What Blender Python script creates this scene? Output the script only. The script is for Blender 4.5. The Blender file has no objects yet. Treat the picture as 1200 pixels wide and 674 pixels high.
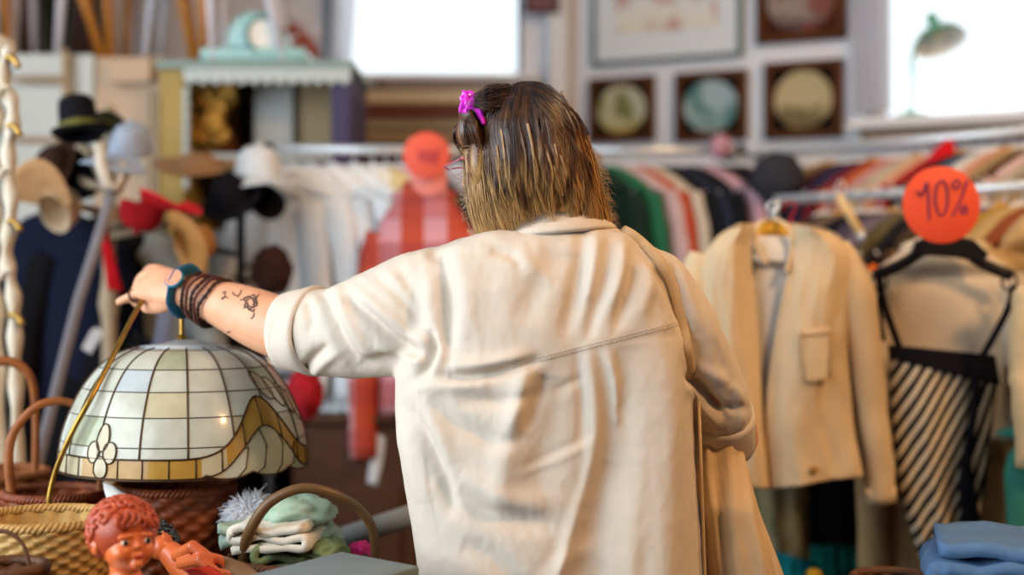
import bpy, bmesh, math, random
import numpy as np
from mathutils import Vector, Matrix, noise
from mathutils.bvhtree import BVHTree

random.seed(7)
F = 1667.0      # focal length in pixels of the 1200 px wide frame (50 mm lens)
CH = 1.38       # camera height
PI = math.pi
SC = bpy.context.scene
COL = SC.collection
WL = {}         # world location of every object (translations only)


def P(px, py, D):
    return Vector(((px - 600) * D / F, D, CH + (337 - py) * D / F))


def lin(h):
    if isinstance(h, str):
        h = h.lstrip('#')
        c = [int(h[i:i + 2], 16) / 255 for i in (0, 2, 4)]
    else:
        c = [v / 255 for v in h]
    return tuple(v / 12.92 if v <= 0.04045 else ((v + 0.055) / 1.055) ** 2.4 for v in c)


# ---------------------------------------------------------------- materials
MATS = {}


def base_mat(key):
    m = bpy.data.materials.new(key)
    m.use_nodes = True
    nt = m.node_tree
    b = nt.nodes['Principled BSDF']
    return m, nt, b


def N(nt, typ, **kw):
    n = nt.nodes.new(typ)
    for k, v in kw.items():
        setattr(n, k, v)
    return n


def mixc(nt, fac, a, b):
    n = nt.nodes.new('ShaderNodeMix')
    n.data_type = 'RGBA'
    for k, v in ((0, fac), (6, a), (7, b)):
        sock = n.inputs[k]
        if hasattr(v, 'node'):
            nt.links.new(v, sock)
        elif k == 0:
            sock.default_value = v
        else:
            sock.default_value = (*v[:3], 1)
    return n.outputs[2]


def M(key, col, rough=0.8, metal=0.0, var=0.12, nscale=30, bump=0.15, bscale=250, sheen=0.0, spec=0.3, coat=0.0, col2=None, stretch=None, transl=0.0):
    """A procedural material: base colour with noise variation and a fine bump."""
    if key in MATS:
        return MATS[key]
    m, nt, b = base_mat(key)
    c = lin(col)
    c2 = lin(col2) if col2 else tuple(v * (1 - 2.2 * var) for v in c)
    c1 = c if col2 else tuple(min(1, v * (1 + var)) for v in c)
    tc = N(nt, 'ShaderNodeTexCoord')
    src = tc.outputs['Object']
    if stretch:
        mp = N(nt, 'ShaderNodeMapping')
        mp.inputs['Scale'].default_value = stretch
        nt.links.new(src, mp.inputs['Vector'])
        src = mp.outputs['Vector']
    nz = N(nt, 'ShaderNodeTexNoise')
    nz.inputs['Scale'].default_value = nscale
    nz.inputs['Detail'].default_value = 4
    nt.links.new(src, nz.inputs['Vector'])
    nt.links.new(mixc(nt, nz.outputs['Fac'], c1, c2), b.inputs['Base Color'])
    if bump:
        n2 = N(nt, 'ShaderNodeTexNoise')
        n2.inputs['Scale'].default_value = bscale
        n2.inputs['Detail'].default_value = 2
        nt.links.new(src, n2.inputs['Vector'])
        bp = N(nt, 'ShaderNodeBump')
        bp.inputs['Strength'].default_value = bump
        bp.inputs['Distance'].default_value = 0.002
        nt.links.new(n2.outputs['Fac'], bp.inputs['Height'])
        nt.links.new(bp.outputs['Normal'], b.inputs['Normal'])
    b.inputs['Roughness'].default_value = rough
    b.inputs['Metallic'].default_value = metal
    b.inputs['Specular IOR Level'].default_value = spec
    if sheen:
        b.inputs['Sheen Weight'].default_value = sheen
    if coat:
        b.inputs['Coat Weight'].default_value = coat
    if transl:
        out = nt.nodes['Material Output']
        tr = N(nt, 'ShaderNodeBsdfTranslucent')
        nt.links.new(b.inputs['Base Color'].links[0].from_socket, tr.inputs['Color'])
        ms = N(nt, 'ShaderNodeMixShader')
        ms.inputs[0].default_value = transl
        nt.links.new(b.outputs[0], ms.inputs[1])
        nt.links.new(tr.outputs[0], ms.inputs[2])
        nt.links.new(ms.outputs[0], out.inputs['Surface'])
    MATS[key] = m
    return m


def cloth(col, **kw):
    k = 'cloth_' + (col if isinstance(col, str) else '%02x%02x%02x' % tuple(col)).lstrip('#')
    return M(k, col, rough=0.9, spec=0.15, sheen=0.0, bump=0.2, bscale=400, **kw)


def metal(key, col, rough=0.25):
    return M(key, col, rough=rough, metal=1.0, var=0.04, bump=0.0)


def plaid(key, c0, c1, c2, scale=14.0):
    m, nt, b = base_mat(key)
    tc = N(nt, 'ShaderNodeTexCoord')
    sp = N(nt, 'ShaderNodeSeparateXYZ')
    nt.links.new(tc.outputs['Object'], sp.inputs[0])
    outs = []
    for ax, ph in (('X', 0.0), ('Z', 0.3)):
        ma = N(nt, 'ShaderNodeMath', operation='MULTIPLY_ADD')
        nt.links.new(sp.outputs[ax], ma.inputs[0])
        ma.inputs[1].default_value = scale
        ma.inputs[2].default_value = ph + 50
        fr = N(nt, 'ShaderNodeMath', operation='FRACT')
        nt.links.new(ma.outputs[0], fr.inputs[0])
        gt = N(nt, 'ShaderNodeMath', operation='GREATER_THAN')
        nt.links.new(fr.outputs[0], gt.inputs[0])
        gt.inputs[1].default_value = 0.5
        outs.append(gt.outputs[0])
    c = mixc(nt, outs[0], lin(c0), lin(c1))
    c = mixc(nt, outs[1], c, lin(c2))
    h = mixc(nt, 0.55, mixc(nt, outs[0], lin(c0), lin(c1)), c)
    nt.links.new(h, b.inputs['Base Color'])
    b.inputs['Roughness'].default_value = 0.9
    return m


def stripes(key, c0, c1, ang, scale):
    """Diagonal stripes woven into a cloth."""
    m, nt, b = base_mat(key)
    tc = N(nt, 'ShaderNodeTexCoord')
    sp = N(nt, 'ShaderNodeSeparateXYZ')
    nt.links.new(tc.outputs['Object'], sp.inputs[0])
    a = N(nt, 'ShaderNodeMath', operation='MULTIPLY')
    nt.links.new(sp.outputs['X'], a.inputs[0])
    a.inputs[1].default_value = math.cos(ang) * scale
    d = N(nt, 'ShaderNodeMath', operation='MULTIPLY_ADD')
    nt.links.new(sp.outputs['Z'], d.inputs[0])
    d.inputs[1].default_value = math.sin(ang) * scale
    nt.links.new(a.outputs[0], d.inputs[2])
    e = N(nt, 'ShaderNodeMath', operation='ADD')
    nt.links.new(d.outputs[0], e.inputs[0])
    e.inputs[1].default_value = 100
    fr = N(nt, 'ShaderNodeMath', operation='FRACT')
    nt.links.new(e.outputs[0], fr.inputs[0])
    gt = N(nt, 'ShaderNodeMath', operation='GREATER_THAN')
    nt.links.new(fr.outputs[0], gt.inputs[0])
    gt.inputs[1].default_value = 0.52
    nt.links.new(mixc(nt, gt.outputs[0], lin(c0), lin(c1)), b.inputs['Base Color'])
    b.inputs['Roughness'].default_value = 0.9
    b.inputs['Specular IOR Level'].default_value = 0.15
    return m


# ---------------------------------------------------------------- objects
def tag(o, label=None, cat=None, group=None, kind=None):
    if label: o['label'] = label
    if cat: o['category'] = cat
    if group: o['group'] = group
    if kind: o['kind'] = kind
    return o


def thing(name, label, cat, loc, group=None):
    o = bpy.data.objects.new(name, None)
    COL.objects.link(o)
    o.location = loc
    o.empty_display_size = 0.05
    WL[o.name] = Vector(loc)
    return tag(o, label, cat, group)


class MB:
    """Collects shapes into one mesh."""
    def __init__(s):
        s.v = []; s.f = []; s.mi = []

    def add(s, vf, mi=0):
        v, f = vf[0], vf[1]
        o = len(s.v)
        s.v += [Vector(p) for p in v]
        s.f += [tuple(i + o for i in q) for q in f]
        s.mi += [mi] * len(f)
        return s

    def xf(s, mtx):
        s.v = [mtx @ p for p in s.v]
        return s

    def build(s, name, mat, parent=None, smooth=True, label=None, cat=None, group=None, kind=None):
        return mk(name, s.v, s.f, mat, parent, smooth, s.mi, label, cat, group, kind)


def mk(name, V, Fc, mat, parent=None, smooth=True, mi=None, label=None, cat=None, group=None, kind=None):
    if parent is not None:
        off = WL[parent.name]
    else:
        xs = [p[0] for p in V]; ys = [p[1] for p in V]; zs = [p[2] for p in V]
        off = Vector(((min(xs) + max(xs)) / 2, (min(ys) + max(ys)) / 2, min(zs)))
    me = bpy.data.meshes.new(name)
    me.from_pydata([(p[0] - off[0], p[1] - off[1], p[2] - off[2]) for p in V], [], Fc)
    mats = mat if isinstance(mat, (list, tuple)) else [mat]
    for m in mats:
        me.materials.append(m)
    if mi is not None and len(mats) > 1:
        me.polygons.foreach_set('material_index', mi)
    me.polygons.foreach_set('use_smooth', [bool(smooth)] * len(me.polygons))
    me.update()
    if smooth == 'auto':
        try:
            me.set_sharp_from_angle(angle=math.radians(40))
        except Exception:
            pass
    o = bpy.data.objects.new(name, me)
    COL.objects.link(o)
    if parent is not None:
        o.parent = parent
    else:
        o.location = off
    WL[o.name] = Vector(off)
    return tag(o, label, cat, group, kind)


# ---------------------------------------------------------------- shapes -> (verts, faces)
def catmull(pts, n):
    """n points along a smooth curve through pts (tuples of any length)."""
    pts = [tuple(p) for p in pts]
    k = len(pts) - 1
    out = []
    for i in range(n):
        t = i / (n - 1) * k
        j = min(int(t), k - 1)
        u = t - j
        p0 = pts[max(j - 1, 0)]; p1 = pts[j]; p2 = pts[j + 1]; p3 = pts[min(j + 2, k)]
        out.append(tuple(0.5 * (2 * b + (c - a) * u + (2 * a - 5 * b + 4 * c - d) * u * u + (-a + 3 * b - 3 * c + d) * u ** 3)
                         for a, b, c, d in zip(p0, p1, p2, p3)))
    return out


def lerp_rows(rows, t):
    """Piecewise linear table: rows sorted by first column."""
    if t <= rows[0][0]: return rows[0][1:]
    for a, b in zip(rows, rows[1:]):
        if t <= b[0]:
            u = (t - a[0]) / (b[0] - a[0])
            return tuple(x + (y - x) * u for x, y in zip(a[1:], b[1:]))
    return rows[-1][1:]


def rings(R, cap0=True, cap1=True, closed=False):
    n = len(R[0])
    V = [Vector(p) for r in R for p in r]
    Fc = []
    m = len(R)
    for i in range(m if closed else m - 1):
        i2 = (i + 1) % m
        for j in range(n):
            j2 = (j + 1) % n
            Fc.append((i * n + j, i * n + j2, i2 * n + j2, i2 * n + j))
    if not closed:
        if cap0: Fc.append(tuple(range(n - 1, -1, -1)))
        if cap1: Fc.append(tuple((m - 1) * n + j for j in range(n)))
    return V, Fc


def tube(pts, rad, n=8, closed=False, cap=True, up=None, twist=0.0):
    pts = [Vector(p) for p in pts]
    m = len(pts)
    if not isinstance(rad, (list, tuple)):
        rad = [rad] * m
    elif len(rad) == 2 and m != 2:
        rad = [rad[0] + (rad[1] - rad[0]) * i / (m - 1) for i in range(m)]
    tang = []
    for i in range(m):
        if closed:
            t = pts[(i + 1) % m] - pts[i - 1]
        else:
            t = pts[min(i + 1, m - 1)] - pts[max(i - 1, 0)]
        tang.append(t.normalized() if t.length > 1e-9 else Vector((0, 0, 1)))
    u = Vector(up) if up else (Vector((0, 0, 1)) if abs(tang[0].z) < 0.9 else Vector((1, 0, 0)))
    R = []
    for i in range(m):
        t = tang[i]
        u = (u - t * u.dot(t))
        if u.length < 1e-6:
            u = t.orthogonal()
        u.normalize()
        w = t.cross(u)
        r = rad[i]
        a, b = r if isinstance(r, (list, tuple)) else (r, r)
        R.append([pts[i] + u * (a * math.cos(2 * PI * j / n + twist * i)) + w * (b * math.sin(2 * PI * j / n + twist * i)) for j in range(n)])
    return rings(R, cap, cap, closed)


def lathe(prof, n=32, c=(0, 0, 0), mtx=None, cap0=False, cap1=False):
    c = Vector(c)
    R = []
    for r, z in prof:
        R.append([Vector((max(r, 1e-5) * math.cos(2 * PI * j / n), max(r, 1e-5) * math.sin(2 * PI * j / n), z)) for j in range(n)])
    V, Fc = rings(R, cap0, cap1)
    if mtx is not None:
        V = [mtx @ p for p in V]
    return [p + c for p in V], Fc


def ell(c, r, nu=20, nv=12, mtx=None):
    c = Vector(c)
    rx, ry, rz = r if isinstance(r, (list, tuple)) else (r, r, r)
    R = []
    for i in range(nv + 1):
        a = -PI / 2 + PI * i / nv
        k = max(math.cos(a), 1e-4)
        R.append([Vector((rx * k * math.cos(2 * PI * j / nu), ry * k * math.sin(2 * PI * j / nu), rz * math.sin(a))) for j in range(nu)])
    V, Fc = rings(R)
    if mtx is not None:
        V = [mtx @ p for p in V]
    return [p + c for p in V], Fc


def box(c, s, bev=0.004, mtx=None, seg=2):
    bm = bmesh.new()
    bmesh.ops.create_cube(bm, size=1)
    for v in bm.verts:
        v.co = Vector((v.co.x * s[0], v.co.y * s[1], v.co.z * s[2]))
    if bev:
        bmesh.ops.bevel(bm, geom=bm.edges[:], offset=min(bev, min(s) * 0.45), segments=seg, affect='EDGES', profile=0.5)
    bm.verts.index_update()
    V = [v.co.copy() for v in bm.verts]
    Fc = [tuple(v.index for v in f.verts) for f in bm.faces]
    bm.free()
    if mtx is not None:
        V = [mtx @ p for p in V]
    c = Vector(c)
    return [p + c for p in V], Fc


def RZ(a): return Matrix.Rotation(a, 3, 'Z')
def RX(a): return Matrix.Rotation(a, 3, 'X')
def RY(a): return Matrix.Rotation(a, 3, 'Y')


def prism(poly, th, bev=0.0):
    """An outline in local XZ given thickness th along Y (centred)."""
    n = len(poly)
    if bev:
        cx = sum(p[0] for p in poly) / n; cz = sum(p[1] for p in poly) / n
    R = []
    ins = [(-th / 2, bev), (-th / 2 + bev, 0), (th / 2 - bev, 0), (th / 2, bev)] if bev else [(-th / 2, 0), (th / 2, 0)]
    for y, b in ins:
        ring = []
        for i in range(n):
            p = Vector((poly[i][0], 0, poly[i][1]))
            if b:
                a = Vector((poly[i - 1][0], 0, poly[i - 1][1])); q = Vector((poly[(i + 1) % n][0], 0, poly[(i + 1) % n][1]))
                t = (q - a).normalized()
                nrm = Vector((-t.z, 0, t.x))
                if nrm.dot(Vector((cx, 0, cz)) - p) < 0: nrm = -nrm
                p = p + nrm * b
            p = Vector((p.x, y, p.z))
            ring.append(p)
        R.append(ring)
    return rings(R)


def fbm(p, s=1.0, o=3):
    return noise.fractal(Vector(p) * s, 0.8, 2.1, o)


def sheet(Lp, Rp, D, nu=24, nv=40, bulge=0.03, th=0.004, amp=0.004, freq=5.0, seed=0, Dfun=None, topamp=0.3):
    """A hanging piece of cloth with real thickness between two edges given as (px, py) at distance D."""
    L = catmull(Lp, nv); R = catmull(Rp, nv)
    front = []; back = []
    for i in range(nv):
        v = i / (nv - 1)
        for j in range(nu):
            u = j / (nu - 1)
            d = (D if Dfun is None else Dfun(u, v)) - bulge * math.sin(PI * u) ** 0.7
            px = L[i][0] + (R[i][0] - L[i][0]) * u
            py = L[i][1] + (R[i][1] - L[i][1]) * u
            k = topamp + (1 - topamp) * v
            w = amp * k * math.sin(freq * 2 * PI * u + seed + 1.5 * math.sin(v * 3 + seed)) + amp * 1.2 * fbm((u * 3 + seed, v * 2.5, seed), 1.6)
            p = P(px, py, d)
            front.append(p + Vector((0, -w - th / 2, 0)))
            back.append(p + Vector((0, -w + th / 2 + 0.001, 0)))
    V = front + back
    o = nu * nv
    Fc = []
    for i in range(nv - 1):
        for j in range(nu - 1):
            a = i * nu + j
            Fc.append((a, a + nu, a + nu + 1, a + 1))
            Fc.append((o + a, o + a + 1, o + a + nu + 1, o + a + nu))
    for j in range(nu - 1):
        Fc.append((j, j + 1, o + j + 1, o + j))
        a = (nv - 1) * nu + j
        Fc.append((a + 1, a, o + a, o + a + 1))
    for i in range(nv - 1):
        a = i * nu
        Fc.append((a + nu, a, o + a, o + a + nu))
        a = i * nu + nu - 1
        Fc.append((a, a + nu, o + a + nu, o + a))
    return V, Fc


def remesh(V, Fc, vox, smooth=4, lam=0.5):
    """Union closed shapes into one continuous surface; returns numpy verts and a list of quads."""
    me = bpy.data.meshes.new('tmp')
    me.from_pydata([tuple(p) for p in V], [], Fc)
    o = bpy.data.objects.new('tmp', me)
    COL.objects.link(o)
    md = o.modifiers.new('r', 'REMESH')
    md.mode = 'VOXEL'
    md.voxel_size = vox
    dg = bpy.context.evaluated_depsgraph_get()
    dg.update()
    ev = o.evaluated_get(dg)
    m2 = bpy.data.meshes.new_from_object(ev)
    n = len(m2.vertices)
    co = np.empty(n * 3); m2.vertices.foreach_get('co', co); co = co.reshape(-1, 3)
    faces = [tuple(p.vertices) for p in m2.polygons]
    ne = len(m2.edges)
    ed = np.empty(ne * 2, dtype=np.int64); m2.edges.foreach_get('vertices', ed); ed = ed.reshape(-1, 2)
    bpy.data.objects.remove(o); bpy.data.meshes.remove(me); bpy.data.meshes.remove(m2)
    co = lap(co, ed, smooth, lam)
    return co, faces, ed


def lap(co, ed, it, lam=0.5):
    n = len(co)
    deg = np.bincount(ed.ravel(), minlength=n).astype(float)[:, None]
    deg[deg == 0] = 1
    for _ in range(it):
        acc = np.zeros_like(co)
        for k in range(3):
            acc[:, k] = np.bincount(ed[:, 0], co[ed[:, 1], k], n) + np.bincount(ed[:, 1], co[ed[:, 0], k], n)
        co = co + lam * (acc / deg - co)
    return co


def normals(co, faces):
    f = np.array([q[:3] if len(q) == 3 else q for q in faces if len(q) == 4], dtype=np.int64)
    nn = np.cross(co[f[:, 2]] - co[f[:, 0]], co[f[:, 3]] - co[f[:, 1]])
    out = np.zeros_like(co)
    for k in range(4):
        for c in range(3):
            out[:, c] += np.bincount(f[:, k], nn[:, c], len(co))
    l = np.linalg.norm(out, axis=1)[:, None]; l[l == 0] = 1
    return out / l
# ================================================================ setting
TANB = 0.466
WBC = Vector((0.237, 5.2, 0))                     # the corner between the back wall and the slanting right wall
WDIR = Vector((1, -TANB, 0)).normalized()         # along the right wall
WNRM = Vector((-TANB, -1, 0)).normalized()        # into the room


def WB(px, py, out=0.0):
    """The point on the right wall seen at a pixel, moved out into the room."""
    k = (px - 600) / F
    D = (WBC.y + TANB * WBC.x) / (1 + TANB * k)
    return P(px, py, D) + WNRM * out


plaster = M('plaster', '#dcdde4', rough=0.9, var=0.04, nscale=4, bump=0.2, bscale=60)
floorm = M('floorboards', '#3a2a20', rough=0.6, var=0.3, nscale=6, stretch=(8, 0.6, 1), bump=0.1, bscale=30)
white_paint = M('white_paint', '#dcdce0', rough=0.5, var=0.03, bump=0.0)
RMX = 3.2
RMY = 5.2 - TANB * (RMX - WBC.x)
CEIL = 3.3


def structure(name, vf_or_mb, mat, smooth=False):
    mb = vf_or_mb if isinstance(vf_or_mb, MB) else MB().add(vf_or_mb)
    return mb.build(name, mat, None, smooth, kind='structure')


structure('floor', box((0.4, 2.0, -0.05), (6.2, 8.4, 0.1), 0), floorm)
structure('ceiling', box((0.4, 2.0, CEIL + 0.05), (6.2, 8.4, 0.1), 0), M('ceiling_paint', '#b9b5ae', var=0.03, bump=0))
mb = MB()
for y0, y1, z0, z1 in ((-2.2, -0.9, 0, CEIL), (2.7, 5.6, 0, CEIL), (-0.9, 2.7, 0, 0.9), (-0.9, 2.7, 2.9, CEIL)):
    mb.add(box((-2.35, (y0 + y1) / 2, (z0 + z1) / 2), (0.1, y1 - y0, z1 - z0), 0))
structure('wall_left', mb, plaster)
dark_paint = M('bounce_cutting_paint', '#4a4038', rough=.7, var=.1, nscale=5)  # added dark tone for the unseen walls, to cut bounced light
structure('wall_front', box((0.4, -2.2, CEIL / 2), (6.2, 0.1, CEIL), 0), dark_paint)
# back wall with its window opening
WX0, WX1, WZ0, WZ1 = P(386, 0, 5.2).x, P(611, 0, 5.2).x, P(0, 91, 5.2).z, 3.05
mb = MB()
for x0, x1, z0, z1 in ((-2.4, WX0, 0, CEIL), (WX1, WBC.x + 0.06, 0, CEIL), (WX0, WX1, 0, WZ0), (WX0, WX1, WZ1, CEIL)):
    mb.add(box(((x0 + x1) / 2, 5.275, (z0 + z1) / 2), (x1 - x0, 0.15, z1 - z0), 0))
structure('wall_back', mb, plaster)
# slanting right wall with its window opening, built along WDIR
ang = math.atan2(WDIR.y, WDIR.x)
RW = RZ(ang)


def wall_box(s0, s1, z0, z1, n0, n1, bev=0.0):
    """A box on the right wall: s along it from the corner, n out from it."""
    c = WBC + WDIR * ((s0 + s1) / 2) + WNRM * ((n0 + n1) / 2)
    return box((c.x, c.y, (z0 + z1) / 2), (s1 - s0, n1 - n0, z1 - z0), bev, RW)


def SW(px, py=0):
    p = WB(px, py)
    return (Vector((p.x, p.y, 0)) - WBC).dot(WDIR), p.z


S0 = SW(1016)[0]; S1 = S0 + 1.25
RZ0 = SW(1100, 140)[1]; RZ1 = 3.0
mb = MB()
for a, b, z0, z1 in ((0, S0, 0, CEIL), (S1, 3.4, 0, CEIL), (S0, S1, 0, RZ0), (S0, S1, RZ1, CEIL)):
    mb.add(wall_box(a, b, z0, z1, -0.15, 0))
structure('wall_right', mb, plaster)
# pilaster beside the back window
structure('trim_1', box(((P(636, 0, 5.15).x + P(672, 0, 5.15).x) / 2, 5.16, CEIL / 2), (0.07, 0.08, CEIL), 0.01), white_paint)
structure('wall_right_return', box((2.95, 0.9, CEIL / 2), (0.1, 6.2, CEIL), 0), dark_paint)

glass, nt, b_ = base_mat('window_glass')
out = nt.nodes['Material Output']
tr = N(nt, 'ShaderNodeBsdfTransparent'); gl = N(nt, 'ShaderNodeBsdfGlossy'); gl.inputs['Roughness'].default_value = 0.05
ms = N(nt, 'ShaderNodeMixShader'); ms.inputs[0].default_value = 0.04
nt.links.new(tr.outputs[0], ms.inputs[1]); nt.links.new(gl.outputs[0], ms.inputs[2]); nt.links.new(ms.outputs[0], out.inputs['Surface'])

teal_paint = M('teal_paint', '#2f5a66', rough=0.5, var=0.1, bump=0)
w1 = thing('window_1', None, None, ((WX0 + WX1) / 2, 5.24, WZ0)); w1['kind'] = 'structure'
mb = MB()
mb.add(box((WX0 + 0.012, 5.22, (WZ0 + WZ1) / 2), (0.05, 0.08, WZ1 - WZ0), 0.006))
mb.add(box((WX1 - 0.008, 5.26, (WZ0 + WZ1) / 2), (0.016, 0.06, WZ1 - WZ0), 0.004))
mb.add(box(((WX0 + WX1) / 2, 5.24, WZ1 - 0.02), (WX1 - WX0, 0.06, 0.04), 0.004))
mb.build('window_frame', teal_paint, w1, False)
mk('pane', *box(((WX0 + WX1) / 2, 5.29, (WZ0 + WZ1) / 2), (WX1 - WX0, 0.006, WZ1 - WZ0), 0), glass, w1, False)
mk('window_sill', *box(((WX0 + WX1) / 2, 5.2, WZ0 - 0.015), (WX1 - WX0 + 0.1, 0.22, 0.03), 0.006), white_paint, w1, False)

c = WBC + WDIR * ((S0 + S1) / 2)
w2 = thing('window_2', None, None, (c.x, c.y, RZ0)); w2['kind'] = 'structure'
mb = MB()
for a, b, z0, z1 in ((S0, S0 + 0.05, RZ0, RZ1), (S1 - 0.05, S1, RZ0, RZ1), (S0, S1, RZ1 - 0.05, RZ1), (S0, S1, RZ0, RZ0 + 0.02)):
    mb.add(wall_box(a, b, z0, z1, -0.12, -0.07, 0.004))
mb.build('window_frame', white_paint, w2, False)
mk('pane', *wall_box(S0, S1, RZ0, RZ1, -0.1, -0.096), glass, w2, False)
oak = M('oak_sill', '#8d7868', rough=0.6, var=0.15, nscale=8, stretch=(1, 1, 10))
mk('window_sill', *wall_box(S0 - 0.03, S1 + 0.05, RZ0 - 0.035, RZ0, -0.13, 0.16, 0.006), white_paint, w2, False)
mk('sill_apron', *wall_box(S0 - 0.0, S1 + 0.02, RZ0 - 0.075, RZ0 - 0.035, 0.0, 0.12, 0.004), oak, w2, False, label='brown wooden board under the sill')

w3 = thing('window_3', None, None, (-2.36, 0.9, 0.9)); w3['kind'] = 'structure'
mb = MB()
for y in (-0.88, 0.3, 1.5, 2.68): mb.add(box((-2.35, y, 1.9), (.06, .05, 2.0), .005))
for z in (.925, 2.875): mb.add(box((-2.35, .9, z), (.06, 3.6, .05), .005))
mb.build('window_frame', white_paint, w3, False)
mk('pane', *box((-2.37, .9, 1.9), (.006, 3.6, 2.0), 0), glass, w3, False)

# sheer curtain hanging at the near side of the right window
sheer, nt, b_ = base_mat('sheer_curtain')
out = nt.nodes['Material Output']
b_.inputs['Base Color'].default_value = (0.86, 0.86, 0.9, 1)
tl = N(nt, 'ShaderNodeBsdfTranslucent'); tl.inputs['Color'].default_value = (0.8, 0.8, 0.86, 1)
wv = N(nt, 'ShaderNodeTexNoise'); wv.inputs['Scale'].default_value = 8
mr = N(nt, 'ShaderNodeMapRange'); mr.inputs[3].default_value = 0.35; mr.inputs[4].default_value = 0.6
nt.links.new(wv.outputs['Fac'], mr.inputs[0])
ms = N(nt, 'ShaderNodeMixShader')
nt.links.new(mr.outputs[0], ms.inputs[0])
nt.links.new(b_.outputs[0], ms.inputs[1]); nt.links.new(tl.outputs[0], ms.inputs[2])
tp = N(nt, 'ShaderNodeBsdfTransparent'); m3 = N(nt, 'ShaderNodeMixShader'); m3.inputs[0].default_value = .4
nt.links.new(ms.outputs[0], m3.inputs[1]); nt.links.new(tp.outputs[0], m3.inputs[2]); nt.links.new(m3.outputs[0], out.inputs['Surface'])
V = []; Fc = []
nu, nv = 60, 12
for k in (0, 1):
    for i in range(nv):
        z = RZ0 + 0.03 + (RZ1 - RZ0 - 0.1) * i / (nv - 1)
        for j in range(nu):
            u = j / (nu - 1)
            s = SW(1001)[0] + u * 0.13
            p = WBC + WDIR * s + WNRM * (0.035 + 0.02 * math.sin(u * 2 * PI * 5 + 0.3 * math.sin(i * 0.4)) + 0.004 * k)
            V.append(Vector((p.x, p.y, z)))
o_ = nu * nv
for i in range(nv - 1):
    for j in range(nu - 1):
        a = i * nu + j
        Fc.append((a, a + 1, a + nu + 1, a + nu)); Fc.append((o_ + a, o_ + a + nu, o_ + a + nu + 1, o_ + a + 1))
mk('curtain', V, Fc, sheer, label='white sheer curtain gathered at the edge of the window with the green lamp', cat='curtain')
# ================================================================ the shopper
def wskin():
    m, nt, b = base_mat('skin')
    tc = N(nt, 'ShaderNodeTexCoord')
    nz = N(nt, 'ShaderNodeTexNoise'); nz.inputs['Scale'].default_value = 22; nz.inputs['Detail'].default_value = 4
    nt.links.new(tc.outputs['Object'], nz.inputs['Vector'])
    nt.links.new(mixc(nt, nz.outputs['Fac'], lin('#e6ae88'), lin('#cf8c68')), b.inputs['Base Color'])
    n2 = N(nt, 'ShaderNodeTexNoise'); n2.inputs['Scale'].default_value = 300
    nt.links.new(tc.outputs['Object'], n2.inputs['Vector'])
    bp = N(nt, 'ShaderNodeBump'); bp.inputs['Strength'].default_value = 0.15; bp.inputs['Distance'].default_value = 0.001
    nt.links.new(n2.outputs['Fac'], bp.inputs['Height']); nt.links.new(bp.outputs[0], b.inputs['Normal'])
    b.inputs['Roughness'].default_value = 0.5
    b.inputs['Subsurface Weight'].default_value = 0.12
    b.inputs['Subsurface Radius'].default_value = (0.01, 0.004, 0.002)
    return m


skin = wskin()
SHIRT = M('shirt_cotton', '#d2c4b3', rough=0.85, var=0.03, nscale=12, bump=0.4, bscale=65, spec=0.2)
person = thing('person', 'woman seen from behind in a loose cream shirt reaching for the brass lamp arm', 'person', (0.06, 2.22, 0))

# ---- body: one continuous surface
body = MB()
Hc = Vector((0.006, 2.2, 1.578))
HM = (RZ(math.radians(30)) @ RX(math.radians(-10)))


def hp(x, y, z):
    return Hc + HM @ Vector((x, y, z))


def hell(c, r):
    V, f = ell((0, 0, 0), r, 24, 16)
    return [Hc + HM @ (Vector(c) + p) for p in V], f


body.add(hell((0, -0.004, 0.01), (0.072, 0.088, 0.098)))          # skull
body.add(hell((0, 0.028, -0.03), (0.063, 0.062, 0.082)))         # face
body.add(hell((0, 0.052, -0.085), (0.034, 0.034, 0.027)))        # chin and jaw
body.add(tube([hp(0, 0.084, 0.012), hp(0, 0.1, -0.02), hp(0, 0.104, -0.03)], [0.009, 0.012, 0.012], 10))   # nose
for s in (-1, 1):
    body.add(hell((s * 0.011, 0.096, -0.033), (0.009, 0.009, 0.008)))
    body.add(hell((s * 0.035, 0.074, -0.02), (0.022, 0.016, 0.018)))   # cheek
    body.add(hell((s * 0.03, 0.083, 0.022), (0.024, 0.009, 0.007)))    # brow
    body.add(hell((s * 0.077, -0.004, -0.012), (0.008, 0.018, 0.03)))  # ear
body.add(hell((0, 0.088, -0.056), (0.022, 0.01, 0.0055)))        # lips
body.add(hell((0, 0.086, -0.064), (0.018, 0.01, 0.006)))


def rng(x, y, z, a, b, n=24):
    return [Vector((x + a * math.cos(2 * PI * j / n), y + b * math.sin(2 * PI * j / n), z)) for j in range(n)]


body.add(rings([rng(0.066, 2.235, .86, .1, .08), rng(0.066, 2.235, .92, .155, .115), rng(.066, 2.235, 1.0, .15, .11), rng(.066, 2.23, 1.1, .125, .095),
                rng(.064, 2.22, 1.22, .14, .1), rng(.062, 2.21, 1.32, .155, .1), rng(.06, 2.205, 1.39, .14, .085), rng(.055, 2.2, 1.425, .09, .065),
                rng(.045, 2.2, 1.45, .058, .056), rng(.03, 2.2, 1.5, .054, .056), rng(.012, 2.205, 1.56, .05, .055)]))
for s in (-1, 1):
    x = 0.066 + s * 0.085
    body.add(tube([(x, 2.235, .92), (x + s * .01, 2.225, .7), (x + s * .012, 2.225, .48), (x + s * .012, 2.24, .4), (x + s * .012, 2.25, .3), (x + s * .012, 2.25, .08)],
                  [.088, .075, .056, .055, .054, .036], 16))
    body.add(ell((x + s * .015, 2.3, .045), (.042, .12, .04)))


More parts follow.
